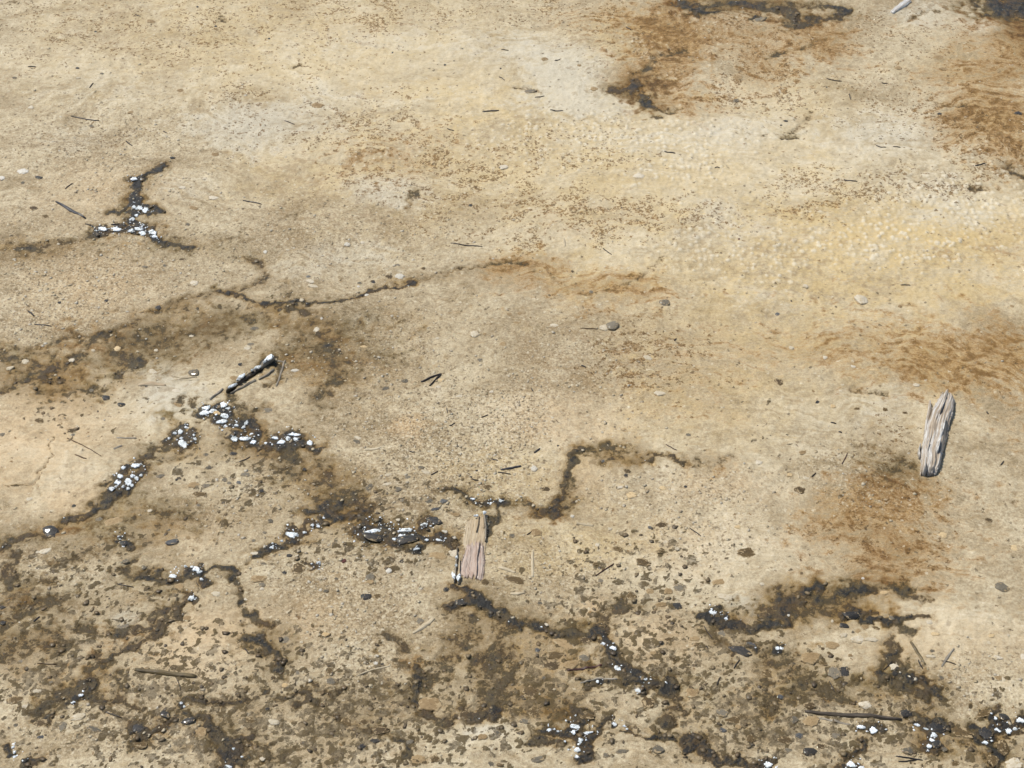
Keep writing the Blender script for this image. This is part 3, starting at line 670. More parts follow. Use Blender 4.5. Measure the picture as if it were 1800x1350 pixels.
# labels: look + where, made unique against the landmarks of the picture
LAND = [('the pinkish wood slab', 830, 965), ('the grey weathered plank', 1645, 765), ('the white-capped stick', 440, 660), ('the forked black vein', 245, 370),
 ('the long brown twig', 1500, 1256), ('the olive stick', 292, 1186), ('the black sliver', 124, 370), ('the long middle vein', 560, 528), ('the dark scarp', 1000, 830),
 ('the rusty top corner', 1300, 40), ('the top right corner', 1775, 20), ('the big brown vein', 1380, 1075), ('the dark red needle', 1028, 1173),
 ('the forked needle pair', 758, 668), ('the left crust cluster', 226, 840), ('the curled brown arc', 1400, 225), ('the dark S-shaped stain', 1125, 165),
 ('the glossy brown boulder', 1763, 1310), ('the left edge', 10, 1120), ('the bottom left corner', 20, 1330), ('the bottom edge', 700, 1340), ('the top edge', 560, 8), ('the right edge', 1790, 620), ('the orange patch', 1540, 940)]
USED = {}
ORD = ['', 'second ', 'third ', 'fourth ', 'fifth ', 'sixth ', 'seventh ', 'eighth ', 'ninth ', 'tenth ', 'eleventh ', 'twelfth ']
def direction(dx, dy):
    v = 'above' if dy < 0 else 'below'
    h = 'left of' if dx < 0 else 'right of'
    ax, ay = abs(dx), abs(dy)
    if ay > 2.2 * ax: return 'straight ' + v
    if ax > 2.2 * ay: return 'directly ' + h
    return v + ' and ' + h
PENDING = []
def tag(o, look, cat, px, py, group=None, fixed=None):
    o['category'] = cat
    if group: o['group'] = group
    if fixed: o['label'] = fixed
    else: PENDING.append((o, look, px, py))
def finish_labels():
    buck = {}
    for o, look, px, py in PENDING:
        L = min(LAND, key=lambda l: math.hypot(l[1] - px, l[2] - py))
        dx, dy = px - L[1], py - L[2]
        buck.setdefault((look, L[0], direction(dx, dy)), []).append((math.hypot(dx, dy), o))
    for (look, land, dr), lst in buck.items():
        lst.sort(key=lambda t: t[0])
        for i, (d, o) in enumerate(lst):
            if len(lst) == 1: o['label'] = f'{look} {dr} {land}'
            else:
                rank = 'nearest' if i == 0 else ('farthest' if i == len(lst) - 1 and len(lst) > 2 else ORD[i].strip() + ' nearest' if i < 12 else 'far')
                o['label'] = f'{look} {dr} {land}, {rank}'

# ------------------------------------------------------------------ pebble, chip and crust shapes
def pebble_mesh(name, mat, seed, sub=2, ang=.35, flat_top=False):
    bm = bmesh.new(); bmesh.ops.create_icosphere(bm, subdivisions=sub, radius=.5)
    r = random.Random(seed); ks = [(Vector((r.gauss(0, 1), r.gauss(0, 1), r.gauss(0, 1))).normalized(), r.uniform(.27, .45)) for _ in range(12)]
    for v in bm.verts:
        for n, d in ks:                      # facets: cut the ball by planes
            q = v.co.dot(n)
            if q > d: v.co -= n * (q - d) * .9
        v.co *= 1 + r.uniform(-.09, .09) * ang * 2
        if v.co.z < -.25: v.co.z = -.25
    m = bpy.data.meshes.new(name); bm.to_mesh(m); bm.free()
    m.polygons.foreach_set('use_smooth', [True] * len(m.polygons)); m.materials.append(mat); return m
def crust_mesh(name, mat, seed):
    r = random.Random(seed); n = 36; k = r.randint(5, 8)
    cn = [r.uniform(.26, .56) for _ in range(k)]; ph = r.uniform(0, 6.28)
    def rad(i):
        u = k * i / n; a_ = int(u) % k; b_ = (a_ + 1) % k; q = u - int(u)
        return cn[a_] * (1 - q) + cn[b_] * q
    ro = [rad(i) * r.uniform(.80, 1.16) for i in range(n)]
    v = []; f = []
    for ring, (s, z) in enumerate(((1.0, -.3), (1.04, .06), (.96, .30), (.72, .44), (.40, .46))):
        for i in range(n):
            t = ph + 2 * math.pi * i / n; q = ro[i] * s * (1 + (r.uniform(-.08, .08) if ring > 1 else 0))
            v.append((q * math.cos(t), q * math.sin(t), z + r.uniform(-.16, .16) * (ring > 1)))
    v.append((0, 0, .45)); c = len(v) - 1
    for ring in range(4):
        for i in range(n): j = (i + 1) % n; f.append((ring * n + i, ring * n + j, (ring + 1) * n + j, (ring + 1) * n + i))
    for i in range(n): f.append((4 * n + i, 4 * n + (i + 1) % n, c))
    f.append(tuple(range(n))[::-1])
    return pyd(name, v, f, mat, False)
def chip_mesh(name, mat, seed):
    r = random.Random(seed); k = r.randint(7, 12); cn = []
    for i in range(k):
        t = 2 * math.pi * (i + r.uniform(-.32, .32)) / k; q = r.uniform(.36, .56); cn.append((q * math.cos(t), q * math.sin(t)))
    ol = []
    for (ax, ay), (bx, by) in zip(cn, cn[1:] + cn[:1]):
        for u in (0, .34, .67): ol.append((ax + (bx - ax) * u + r.uniform(-.05, .05), ay + (by - ay) * u + r.uniform(-.05, .05)))
    n = len(ol); v = []; f = []; gx, gy = r.uniform(-.25, .25), r.uniform(-.25, .25)
    for s_, zz in ((1.0, -.5), (1.02, .02), (.94, .26), (.68, .42)):
        for (x, y) in ol: v.append((x * s_, y * s_, zz + (x * gx + y * gy + r.uniform(-.06, .06)) * (zz > 0)))
    v.append((0, 0, .45))
    for q in range(3):
        for i in range(n): j = (i + 1) % n; f.append((q * n + i, q * n + j, (q + 1) * n + j, (q + 1) * n + i))
    for i in range(n): f.append((3 * n + i, 3 * n + (i + 1) % n, 4 * n))
    f.append(tuple(range(n))[::-1])
    return pyd(name, v, f, mat)
CHIP = {k: [chip_mesh('chip_' + k, MAT[k], 31 * i + 5) for i in range(9)] for k in MAT}
PEB_ = 0
PEB = {k: [pebble_mesh('pebble_' + k, MAT[k], 100 * i + 7, 2 if i < 3 else 3) for i in range(6)] for k in MAT if k != 'white'}
CRU = [crust_mesh('white_crust_glint', CRUMAT, 40 + i) for i in range(12)]

def place(name, mesh, px, py, wpx, hpx, hgt=None, rot=None, sink=.25, tilt=.0):
    s = gs(px, py); W = wpx * s[0]; D = hpx * s[1] * .88
    Hh = hgt if hgt else .55 * min(W, D)
    x, y = g(px, py + hpx * .18); z = hz(x, y)
    o = link(name, mesh); o.location = (x, y, z + Hh * sink * .2); o.scale = (W * 1.06, D * 1.06, Hh)
    o.rotation_euler = (tilt * rnd.uniform(-1, 1), tilt * rnd.uniform(-1, 1), rot if rot is not None else rnd.uniform(-.35, .35) + rnd.choice((0, math.pi)))
    return o

STONES = [
 (1075,568,24,18,'grey','large rough dark grey stone'),(1168,531,20,14,'grey','rough dark grey stone'),(835,584,20,14,'pale','glinting pale stone'),(884,603,13,8,'tan','flat tan stone'),
 (843,630,11,8,'grey','small grey stone'),(852,586,8,5,'tan','small tan stone'),(895,551,10,6,'tan','small tan stone'),(914,549,11,6,'tan','small tan stone'),(908,566,12,5,'tan','flat tan stone'),(974,570,16,7,'pale','flat pale stone'),
 (1366,553,9,7,'blue','small dark round pebble'),(1514,525,28,18,'pale','round pale grey stone'),(1369,669,14,14,'olive','olive brown pebble'),(1437,706,8,7,'black','small black pebble'),(1556,717,9,8,'olive','small olive pebble'),
 (1507,716,10,6,'olive','small olive pebble'),(1592,722,9,5,'olive','small olive pebble'),(1416,504,10,8,'pale','small white pebble'),(1391,611,10,7,'pale','small white pebble'),(1450,628,11,7,'pale','small white pebble'),
 (1611,674,14,8,'pale','flat pale chip'),(1498,643,14,4,'pale','flat pale chip'),(1534,649,12,5,'cream','flat cream chip'),(1464,712,10,8,'cream','small cream chip'),(1581,538,9,6,'tan','small tan pebble'),(1558,527,12,5,'cream','flat cream pebble'),
 (1779,536,8,5,'tan','small tan pebble'),(1405,859,20,13,'olive','olive brown stone'),(1333,812,16,10,'pale','flat pale chip'),(1210,764,12,7,'grey','small grey pebble'),(1411,794,14,7,'tan','flat tan chip'),(1388,833,12,8,'cream','small cream chip'),(1417,839,12,7,'pale','small pale chip'),
 (1478,870,9,8,'olive','small olive pebble'),(1205,856,6,5,'black','small black pebble'),(1738,912,14,8,'olive','dark olive pebble'),(1657,940,16,11,'cream','orange cream stone'),(1297,926,14,8,'cream','rounded cream stone'),(1760,1030,30,18,'grey','glossy grey shard'),
 (1783,962,12,12,'cream','orange cream pebble'),(1275,1046,32,14,'pale','broad pale slab'),(1555,1041,16,8,'cream','flat cream stone'),(1339,1025,8,8,'pale','small pale pebble'),(1312,968,30,18,'olive','broad olive stone'),(1265,1020,28,12,'tan','broad tan stone'),
 (1517,1015,6,5,'white_p','tiny white pebble'),(1386,1080,7,5,'white_p','tiny white pebble'),(1463,1090,6,7,'pale','small pale pebble'),(1495,1079,30,16,'black','glossy black boulder'),(1484,1098,18,11,'black','glossy black stone'),(1567,1087,11,10,'grey','round dark grey stone'),
 (1482,1115,15,9,'pale','pale oval stone'),(1508,1121,24,14,'pale','large pale chip'),(1531,1123,26,9,'pale','curved pale chip'),(1509,1107,10,9,'tan','tan stone'),(1499,1110,6,6,'grey','small grey pebble'),(1541,1103,18,7,'olive','flat olive stone'),
 (1521,1100,14,9,'tan','tan stone'),(1633,1093,14,9,'pale','pale oval stone'),(1426,1152,36,24,'tan','big tan stone'),(1466,1178,22,24,'grey','split grey stone'),(1484,1176,18,20,'black','dark half of a split stone'),(1446,1164,16,8,'olive','olive wedge stone'),
 (1572,1168,16,13,'pale','white angular stone'),(1521,1236,24,17,'pale','round pale stone'),(1372,1222,14,9,'blue','blue grey stone'),(1390,1185,7,6,'olive','small olive pebble'),(1418,1195,7,5,'olive','small olive pebble'),(1446,1139,8,7,'olive','small olive pebble'),
 (1457,1147,7,6,'olive','small olive pebble'),(1472,1157,8,6,'olive','small olive pebble'),(1495,1151,8,6,'tan','small tan pebble'),(1463,1131,28,14,'tan','broad tan stone'),(1424,1237,22,15,'olive','wet olive stone'),(1405,1289,17,12,'blue','blue grey stone'),
 (1380,1296,26,14,'olive','dark olive stone'),(1425,1315,28,18,'black','glossy dark boulder'),(1397,1261,13,16,'grey','speckled grey stone'),(1427,1262,28,20,'tan','tan speckled stone'),(1385,1315,14,10,'grey','dark grey stone'),(1443,1307,16,10,'olive','olive stone'),
 (1593,1252,24,16,'black','wet black stone'),(1469,1289,20,12,'grey','dark grey stone'),(1763,1308,28,30,'olive','large glossy brown boulder'),(1782,1340,34,20,'pale','large pale slab'),(1765,1256,18,18,'black','wet black stone'),(1730,1252,30,14,'olive','pointed olive shard'),
 (1733,1285,22,24,'black','dark angular stone'),(1690,1282,40,20,'olive','broad olive wing of rock'),(1647,1275,40,22,'black','dark glossy rock'),(1645,1303,18,18,'black','dark glossy rock'),(1597,1316,24,16,'grey','grey speckled stone'),(1712,1309,10,16,'olive','narrow olive shard'),
 (1680,1340,18,10,'olive','olive stone'),(1660,1315,12,9,'grey','small grey stone'),(1746,1332,20,24,'olive','dark olive rock'),(1655,1190,9,9,'grey','small grey pebble'),(1638,1145,8,6,'grey','small grey pebble'),(1635,1154,18,6,'pale','flat pale chip'),
 (1743,1117,12,6,'cream','flat cream chip'),(1643,1115,20,8,'cream','flat cream chip'),(1772,1116,8,5,'pale','small pale chip'),(1755,1190,14,10,'tan','tan stone'),(1669,1187,9,8,'tan','small tan stone'),(1755,1155,16,8,'pale','flat pale chip'),(1798,1150,10,14,'pale','pale chip'),
 (1352,1180,24,14,'olive','olive stone'),(1288,1260,34,18,'olive','broad olive stone'),(1269,1250,22,14,'grey','grey stone'),(1270,1280,18,10,'blue','blue grey stone'),(1298,1275,14,10,'tan','small tan stone'),(1217,1214,24,18,'tan','tan stone'),(1320,1293,18,16,'olive','olive stone'),
 (1300,1140,40,18,'black','dark rocky clump'),(1320,1130,18,10,'blue','blue grey stone'),(1226,1132,16,8,'olive','small olive stone'),(1222,1120,18,10,'tan','tan stone'),(1268,1110,18,14,'grey','grey stone'),
 (340,652,20,16,'grey','glossy grey stone'),(435,611,15,10,'pale','white stone'),(440,604,13,7,'grey','flat grey stone'),(556,576,11,11,'pale','pale stone'),(447,575,15,8,'grey','dark grey pebble'),(518,651,15,6,'white_p','white wedge chip'),(278,538,10,7,'black','dark pebble'),
 (341,496,15,10,'pale','white angular chip'),(44,631,14,9,'pale','white stone'),(126,630,14,8,'pale','white stone'),(206,607,14,12,'cream','cream stone'),(268,651,18,8,'pale','pale slab'),(70,508,8,5,'pale','small white chip'),(18,645,14,7,'pale','pale chip'),(289,466,8,5,'grey','small grey pebble'),
 (254,469,10,5,'grey','small grey pebble'),(319,455,9,5,'olive','small olive pebble'),(187,527,8,5,'black','small black pebble'),(104,529,8,5,'black','small black pebble'),(164,614,10,5,'pale','small pale chip'),(274,613,8,5,'pale','small pale chip'),(336,588,10,5,'pale','small pale chip'),
 (545,495,16,7,'pale','white flat chip'),(550,503,18,6,'pale','white flat chip'),(542,487,8,5,'blue','small blue grey pebble'),(530,527,8,6,'pale','small pale pebble'),(519,527,7,5,'grey','small glossy pebble'),(565,557,6,5,'white_p','tiny white pebble'),
 (702,484,20,11,'white_p','white angular chip'),(684,485,14,7,'olive','olive pebble'),(610,429,13,8,'white_p','white chip'),(637,424,8,6,'pale','small white chip'),(655,493,8,5,'olive','small olive pebble'),(656,494,8,6,'black','small dark pebble'),(630,503,6,4,'white_p','tiny white pebble'),(632,497,9,5,'grey','small grey pebble'),
 (745,470,9,6,'olive','small olive pebble'),(700,465,12,4,'grey','flat grey pebble'),(1006,475,7,5,'olive','small olive pebble'),(1039,511,8,6,'grey','small grey pebble'),(645,518,8,5,'white_p','small white chip'),
 (41,302,20,10,'white_p','white angular stone'),(4,313,9,9,'white_p','white stone'),(378,271,14,8,'tan','shadowed tan stone'),(55,187,9,5,'pale','small pale chip'),(136,118,10,4,'black','flat dark pebble'),(179,127,9,4,'grey','flat grey pebble'),(25,135,10,4,'grey','flat grey pebble'),(137,136,10,4,'pale','flat pale pebble'),
 (54,189,10,4,'pale','flat pale pebble'),(161,221,10,4,'grey','flat grey pebble'),(303,277,9,4,'black','flat dark pebble'),(68,313,14,5,'black','flat dark pebble'),(40,322,7,5,'grey','small grey pebble'),(321,330,16,6,'pale','pale flake'),(360,314,12,5,'pale','pale flake'),(375,348,18,7,'pale','pale flake'),
 (330,395,10,6,'grey','grey pebble'),(80,380,12,6,'olive','olive pebble'),(60,365,16,7,'olive','olive pebble'),(102,425,6,4,'pale','small white chip'),(340,365,18,6,'tan','flat tan stone'),(466,442,7,6,'white_p','small white pebble'),(505,438,10,5,'pale','pale chip'),
 (827,360,9,5,'black','small black pebble'),(932,158,22,7,'grey','grey shelly stone'),(885,292,18,9,'pale','round pale knob'),(1122,310,20,10,'pale','pale stone with olive side'),(1381,212,8,4,'black','small black pebble'),(1373,220,4,3,'black','tiny black pebble'),(958,102,12,7,'tan','flat tan pebble'),
 (1045,155,14,8,'tan','tan pebble'),(1018,115,10,5,'tan','flat tan pebble'),(880,119,4,3,'black','tiny black pebble'),(782,112,5,3,'black','tiny black pebble'),(690,93,4,3,'black','tiny black pebble'),(1453,152,3,3,'black','tiny black pebble'),(1299,422,4,3,'red','tiny red pebble'),(1093,366,3,3,'black','tiny black pebble'),
 (1296,134,20,8,'tan','flat rusty stone'),(1294,175,12,6,'grey','flat grey pebble'),(1580,116,16,8,'tan','rusty stone'),(1660,118,18,6,'tan','rusty stone'),(1650,98,20,7,'tan','rusty stone'),(1335,33,26,7,'grey','dark flat shard'),(1790,196,14,7,'black','flat black pebble'),(1652,197,8,4,'black','small black pebble'),
 (265,36,16,6,'tan','brown knob'),(557,182,22,10,'tan','ringed brown stone'),(317,156,14,6,'tan','flat tan stone'),(230,196,14,6,'tan','flat tan stone'),(347,12,5,3,'black','tiny black pebble'),(379,45,5,3,'black','tiny black pebble'),(473,66,5,3,'black','tiny black pebble'),(168,54,5,3,'black','tiny black pebble'),
 (213,709,15,9,'black','glossy black pebble'),(186,697,16,11,'black','wet black stone'),(472,721,18,11,'grey','faceted grey stone'),(382,726,14,8,'cream','cream grain-shaped stone'),(286,734,11,7,'grey','grey stone'),(160,682,10,7,'grey','glinting grey stone'),(70,738,18,8,'olive','olive stone'),(125,756,16,8,'olive','olive stone'),
 (422,640,8,6,'black','small dark pebble'),(411,664,14,9,'tan','round tan pebble'),(310,683,16,8,'pale','pale chip'),(310,708,18,10,'tan','tan stone'),(230,808,9,7,'tan','tan pebble'),(4,762,12,8,'grey','grey stone'),(128,763,10,6,'grey','grey pebble'),(51,875,12,7,'pale','pale chip'),
 (362,852,18,9,'grey','grey stone'),(367,820,14,8,'grey','grey stone'),(395,842,10,8,'grey','grey stone'),(420,848,10,7,'blue','blue grey stone'),(432,834,18,9,'grey','dark grey stone'),(403,848,9,6,'grey','grey pebble'),(310,842,6,5,'black','small dark pebble'),(345,865,14,7,'olive','olive stone'),
 (460,863,9,6,'black','dark pebble'),(535,824,8,6,'black','dark pebble'),(282,834,16,8,'grey','flat grey stone'),(340,850,20,12,'tan','tan stone'),(352,867,20,8,'olive','flat olive stone'),(362,798,10,7,'grey','grey pebble'),(350,885,16,6,'grey','flat grey stone'),(263,893,13,6,'pale','pale chip'),(130,887,9,7,'black','dark pebble'),(410,796,14,6,'black','dark flat stone'),
 (440,870,8,5,'olive','small olive pebble'),(465,935,8,6,'grey','grey pebble'),(446,949,8,6,'grey','grey pebble'),(475,914,10,8,'grey','grey pebble'),(90,929,36,20,'black','large glossy dark mound'),(210,942,9,9,'black','glossy black knob'),(217,952,16,12,'black','glossy black knob'),(229,941,20,6,'olive','flat olive stone'),
 (301,949,24,13,'blue','glossy blue black stone'),(330,942,10,8,'tan','ringed tan pebble'),(80,966,22,11,'pale','pale grey chip'),(66,969,7,6,'pale','small pale chip'),(174,911,12,7,'grey','grey stone'),(200,913,34,16,'tan','tan glinting stone'),(297,928,7,5,'grey','small grey pebble'),(380,1043,22,12,'pale','pale grey chip'),
 (461,1025,14,9,'grey','grey pebble'),(455,1013,32,14,'tan','tan speckled stone'),(573,1037,12,7,'grey','grey pebble'),(460,1033,8,6,'pale','small pale pebble'),(500,1005,8,6,'black','dark pebble'),(463,990,12,6,'grey','grey pebble'),(432,1051,8,5,'pale','pale chip'),(591,1015,8,5,'grey','grey pebble'),(508,975,14,8,'black','dark stone'),
 (447,971,20,7,'pale','pale slab'),(525,995,24,20,'olive','olive grey stone'),(5,1093,12,8,'black','dark stone'),(4,1066,12,8,'black','dark stone'),(215,1098,22,12,'grey','glinting grey stone'),(220,985,14,7,'grey','grey stone'),(252,995,10,8,'grey','grey glinting stone'),(330,1085,16,10,'tan','tan stone'),(232,1063,10,6,'olive','olive pebble'),
 (315,1030,20,14,'tan','ringed tan stone'),(38,1162,16,8,'grey','grey stone'),(65,1214,18,8,'pale','pale stone'),(90,1200,8,6,'grey','grey pebble'),(27,1228,28,16,'olive','olive stone'),(46,1240,14,7,'pale','pale pebble'),(110,1275,14,18,'grey','dark grey stone'),(167,1281,30,8,'grey','flat grey stone'),(72,1295,16,7,'blue','dark blue grey stone'),
 (241,1280,28,17,'black','wet dark boulder'),(247,1308,24,16,'olive','wet olive boulder'),(291,1254,20,16,'black','wet black stone'),(283,1265,14,9,'olive','olive stone'),(138,1258,26,14,'pale','pale mound'),(330,1265,28,16,'black','dark wet stone'),(240,1294,18,10,'olive','ringed olive stone'),(353,1284,22,18,'tan','tan stone'),
 (481,1267,22,13,'pale','white rounded stone'),(501,1203,14,11,'cream','cream pebble'),(580,1177,11,10,'olive','round olive pebble'),(523,1181,8,10,'grey','dark grey pebble'),(573,1114,14,9,'cream','cream pebble'),(500,1120,16,14,'grey','grey stone'),(440,1265,18,10,'olive','olive stone'),(440,1280,12,8,'olive','olive stone'),(461,1333,10,7,'pale','pale pebble'),
 (530,1127,8,6,'pale','pale pebble'),(582,1195,20,14,'grey','grey stone'),(470,1246,8,6,'black','dark pebble'),(480,1190,10,7,'olive','olive pebble'),(160,1152,16,8,'olive','olive stone'),(28,1273,10,7,'grey','grey pebble'),(72,1268,26,14,'olive','dark olive stone'),
 (683,1001,12,11,'white_p','round white ball-like pebble'),(605,984,8,8,'red','red brown pebble'),(651,1012,22,17,'grey','grey brown speckled stone'),(651,1021,16,10,'tan','round tan stone'),(643,1045,20,15,'black','wet black round stone'),(663,1045,14,9,'olive','olive stone'),(706,987,8,6,'black','small black pebble'),(784,1034,12,10,'black','glossy black round pebble'),
 (809,1056,22,14,'black','wet dark stone'),(943,935,18,16,'tan','round banded tan stone'),(900,940,10,9,'grey','dark grey pebble'),(906,1017,48,16,'olive','long dark olive slab'),(853,1021,16,13,'olive','dark olive stone'),(949,1058,9,8,'grey','grey pebble'),(1006,909,8,6,'white_p','small white pebble'),(798,956,12,9,'olive','olive oval stone'),
 (1163,923,22,10,'olive','olive stone'),(1130,987,26,14,'olive','brown olive stone'),(1086,965,20,10,'olive','brown olive stone'),(1161,970,14,7,'olive','olive stone'),(1047,991,12,9,'olive','brown stone'),(1011,994,9,8,'olive','brown pebble'),(1110,1046,18,13,'olive','brown ringed stone'),(1142,1038,16,12,'tan','tan stone'),(1174,1038,16,14,'tan','tan stone'),(1195,1030,22,16,'grey','dark grey stone'),(1190,1062,18,12,'black','dark stone'),(1162,1061,24,10,'tan','tan stone'),
 (1056,1020,10,10,'grey','grey pebble'),(782,934,14,6,'white_p','white flat chip'),(640,958,14,6,'olive','olive stone'),(654,942,38,16,'black','black wet ledge under white crust'),(715,947,40,20,'black','black wet clump under white crust'),(762,915,30,13,'black','black wedge stone'),(746,926,14,10,'black','black knob'),(798,970,20,14,'pale','pale chip'),(770,975,34,14,'tan','tan ringed slab'),
 (945,1140,9,9,'blue','blue grey pebble'),(993,1128,56,20,'tan','long tan slab'),(975,1148,40,16,'olive','olive grey slab'),(970,1167,30,16,'olive','olive slab'),(1028,1153,22,16,'grey','grey stone'),(1005,1164,28,18,'tan','tan stone'),(1030,1124,22,14,'olive','olive stone'),(932,1210,24,26,'olive','olive grey stone'),(757,1232,44,28,'tan','big grey tan stone'),(815,1255,24,16,'olive','olive grey stone'),
 (672,1166,8,5,'black','dark pebble'),(660,1163,10,8,'white_p','small white pebble'),(738,1087,14,12,'grey','dark grey stone'),(848,1295,20,12,'tan','brown speckled stone'),(660,1302,18,9,'black','dark stone'),(637,1313,12,9,'black','dark stone'),(668,1281,28,14,'olive','dark olive stone'),(608,1265,20,16,'olive','dark olive stone'),(640,1267,16,10,'olive','olive stone'),(720,1303,18,10,'grey','dark grey stone'),
 (735,1332,34,20,'tan','tan stone with dark rim'),(863,1342,10,12,'grey','dark grey stone'),(765,1334,18,14,'olive','olive stone'),(875,1288,12,9,'grey','grey stone'),(922,1265,18,10,'grey','grey stone'),(936,1247,22,14,'olive','olive stone'),(968,1296,10,8,'olive','olive pebble'),(1065,1324,12,10,'grey','dark grey pebble'),(945,1332,26,14,'grey','wet grey stone'),(1155,1312,28,18,'grey','dark grey boulder'),(1092,1317,26,8,'grey','flat grey stone'),
 (1148,1147,14,8,'tan','tan stone'),(1175,1123,20,7,'olive','flat olive stone'),(1181,1157,14,7,'olive','olive stone'),(1030,1255,28,14,'olive','dark olive mound'),(1123,1210,12,12,'pale','glinting pale stone'),(1140,1230,24,22,'olive','olive stone'),(956,1190,10,7,'grey','grey pebble'),(960,1095,10,6,'pale','pale chip'),(1072,930,8,6,'pale','pale pebble'),(1050,958,10,8,'pale','pale pebble'),(1142,928,7,6,'blue','blue grey pebble'),(1190,965,8,7,'pale','pale pebble'),
 (857,857,16,8,'olive','dark olive wedge'),(960,860,16,10,'olive','dark olive wedge'),(748,830,18,7,'pale','white flake'),(740,822,16,6,'grey','grey flat pebble'),(939,823,14,13,'white_p','white triangular chip'),(649,855,12,14,'grey','dark grey stone'),(717,840,12,8,'grey','dark grey pebble'),(700,860,14,10,'grey','grey stone'),(682,835,12,7,'pale','pale chip'),(627,776,14,7,'grey','grey stone'),(629,769,16,6,'pale','pale chip'),
 (677,683,16,7,'grey','grey stone'),(712,669,16,9,'grey','grey stone'),(775,668,14,8,'cream','cream slab'),(770,681,12,6,'pale','pale chip'),(807,697,16,5,'pale','pale flake'),(1160,690,20,10,'pale','pale stone'),(1138,627,16,9,'pale','pale stone'),(1062,573,16,11,'pale','pale stone'),(893,660,6,5,'pale','small white chip'),(864,688,8,5,'pale','small white chip'),(769,594,10,6,'pale','small pale chip'),(640,609,14,6,'cream','flat cream chip'),
 (1100,837,8,7,'black','small dark pebble'),(1090,858,14,6,'pale','pale chip'),(1103,829,12,8,'olive','olive pebble'),(1165,858,12,9,'cream','cream pebble'),(1110,870,18,12,'cream','cream stone'),(1150,817,8,7,'cream','cream pebble'),(1060,810,8,7,'blue','small glossy pebble'),(828,840,6,5,'black','small black pebble'),(838,828,6,4,'black','small black pebble'),(981,784,5,4,'black','tiny black pebble'),
 (755,882,14,9,'grey','grey pebble'),(780,882,14,9,'blue','blue grey pebble'),(708,880,10,8,'grey','grey pebble'),(765,896,18,6,'blue','blue grey flat pebble'),(680,852,18,6,'pale','pale flake'),(800,905,18,7,'tan','tan stone'),(700,915,10,6,'pale','pale chip'),
]
GROUPN = {'black':'dark wet stones on the mineral ground','grey':'grey stones on the mineral ground','olive':'olive stones on the mineral ground','tan':'tan stones on the mineral ground','pale':'pale stones on the mineral ground','cream':'cream stones on the mineral ground','blue':'blue grey stones on the mineral ground','red':'reddish pebbles on the mineral ground','white_p':'white stones on the mineral ground'}
WP = [pebble_mesh('pebble_white', MAT['white'], 900 + i, 2) for i in range(5)]
for i, (px, py, ww, hh, k, look) in enumerate(STONES):
    nm = 'stone' if ww >= 16 else 'pebble'
    kk = 'white' if k == 'white_p' else k
    rounded = any(q in look for q in ('glossy', 'round', 'ball', 'knob', 'boulder', 'oval', 'rough', 'wet')) and not (k in ('pale', 'cream', 'tan', 'olive') and ww < 20)
    s = gs(px, py); mn = min(ww * s[0], hh * s[1])
    if rounded:
        mesh = (WP if k == 'white_p' else PEB[k])[i % 3 + (0 if k == 'white_p' or ww < 15 else 3)]; hgt = .34 * mn
    else:
        mesh = CHIP[kk][(i * 7) % 9]; hgt = max(.0014, (.17 if kk in ('tan', 'olive', 'grey') else .24) * mn)
    o = place(nm, mesh, px, py, ww * 1.04, hh * 1.04, hgt, None if rounded else (rnd.uniform(-.5, .5) + rnd.choice((0, math.pi))), .25, .10 if rounded else .03)
    tag(o, look, 'stone' if ww >= 16 else 'pebble', px, py, GROUPN[k])

# white crust lumps and painted sky glints
for i, (px, py, ww, hh) in enumerate(CRUSTS_GLINTS):
    s = gs(px, py)
    o = place('white_crust_glint', CRU[i % 12], px, py, ww * rnd.uniform(.95, 1.3), hh * rnd.uniform(.9, 1.25), min(.0034, .24 * hh * s[0] + .0013), None, .5, .15)
    sz = 'broad' if ww >= 16 else ('small' if ww >= 9 else 'tiny')
    tag(o, sz + ' white crust and glint lump', 'mineral crust', px, py, 'white crust lumps on the dark veins')

# ------------------------------------------------------------------ wood and needles
def wood_mat(name, c1, c2, c3, rough=.55, coat=.3, sc=1.0):
    M = NT(name); P = M.p
    uv = M.n('ShaderNodeAttribute', attribute_name='grain').outputs['Vector']
    mp = M.n('ShaderNodeMapping'); mp.inputs['Scale'].default_value = (14 * sc, 240 * sc, 1); M.set(mp.inputs[0], uv)
    n1 = M.noise(mp.outputs[0], 1.0, 5, .6, .4); mp2 = M.n('ShaderNodeMapping'); mp2.inputs['Scale'].default_value = (50, 700, 1); M.set(mp2.inputs[0], uv); n2 = M.noise(mp2.outputs[0], 1.0, 3, .6)
    tc = M.n('ShaderNodeTexCoord').outputs['Object']; n3 = M.noise(tc, 45, 3, .6)
    c = M.mix(M.step(n1, .38, .60), c1, c2); c = M.mix(M.step(n2, .52, .70), c, c3); c = M.mix(M.math('MULTIPLY', M.step(n3, .50, .68), .6), c, c2)
    M.set(P.inputs['Base Color'], c); P.inputs['Roughness'].default_value = rough
    P.inputs['Coat Weight'].default_value = coat; P.inputs['Coat Roughness'].default_value = .12; P.inputs['Coat IOR'].default_value = 1.33
    M.set(P.inputs['Normal'], M.bump(M.math('ADD', M.math('MULTIPLY', n1, 1.0), M.math('MULTIPLY', n2, .5)), .8, .0025))
    return M.m
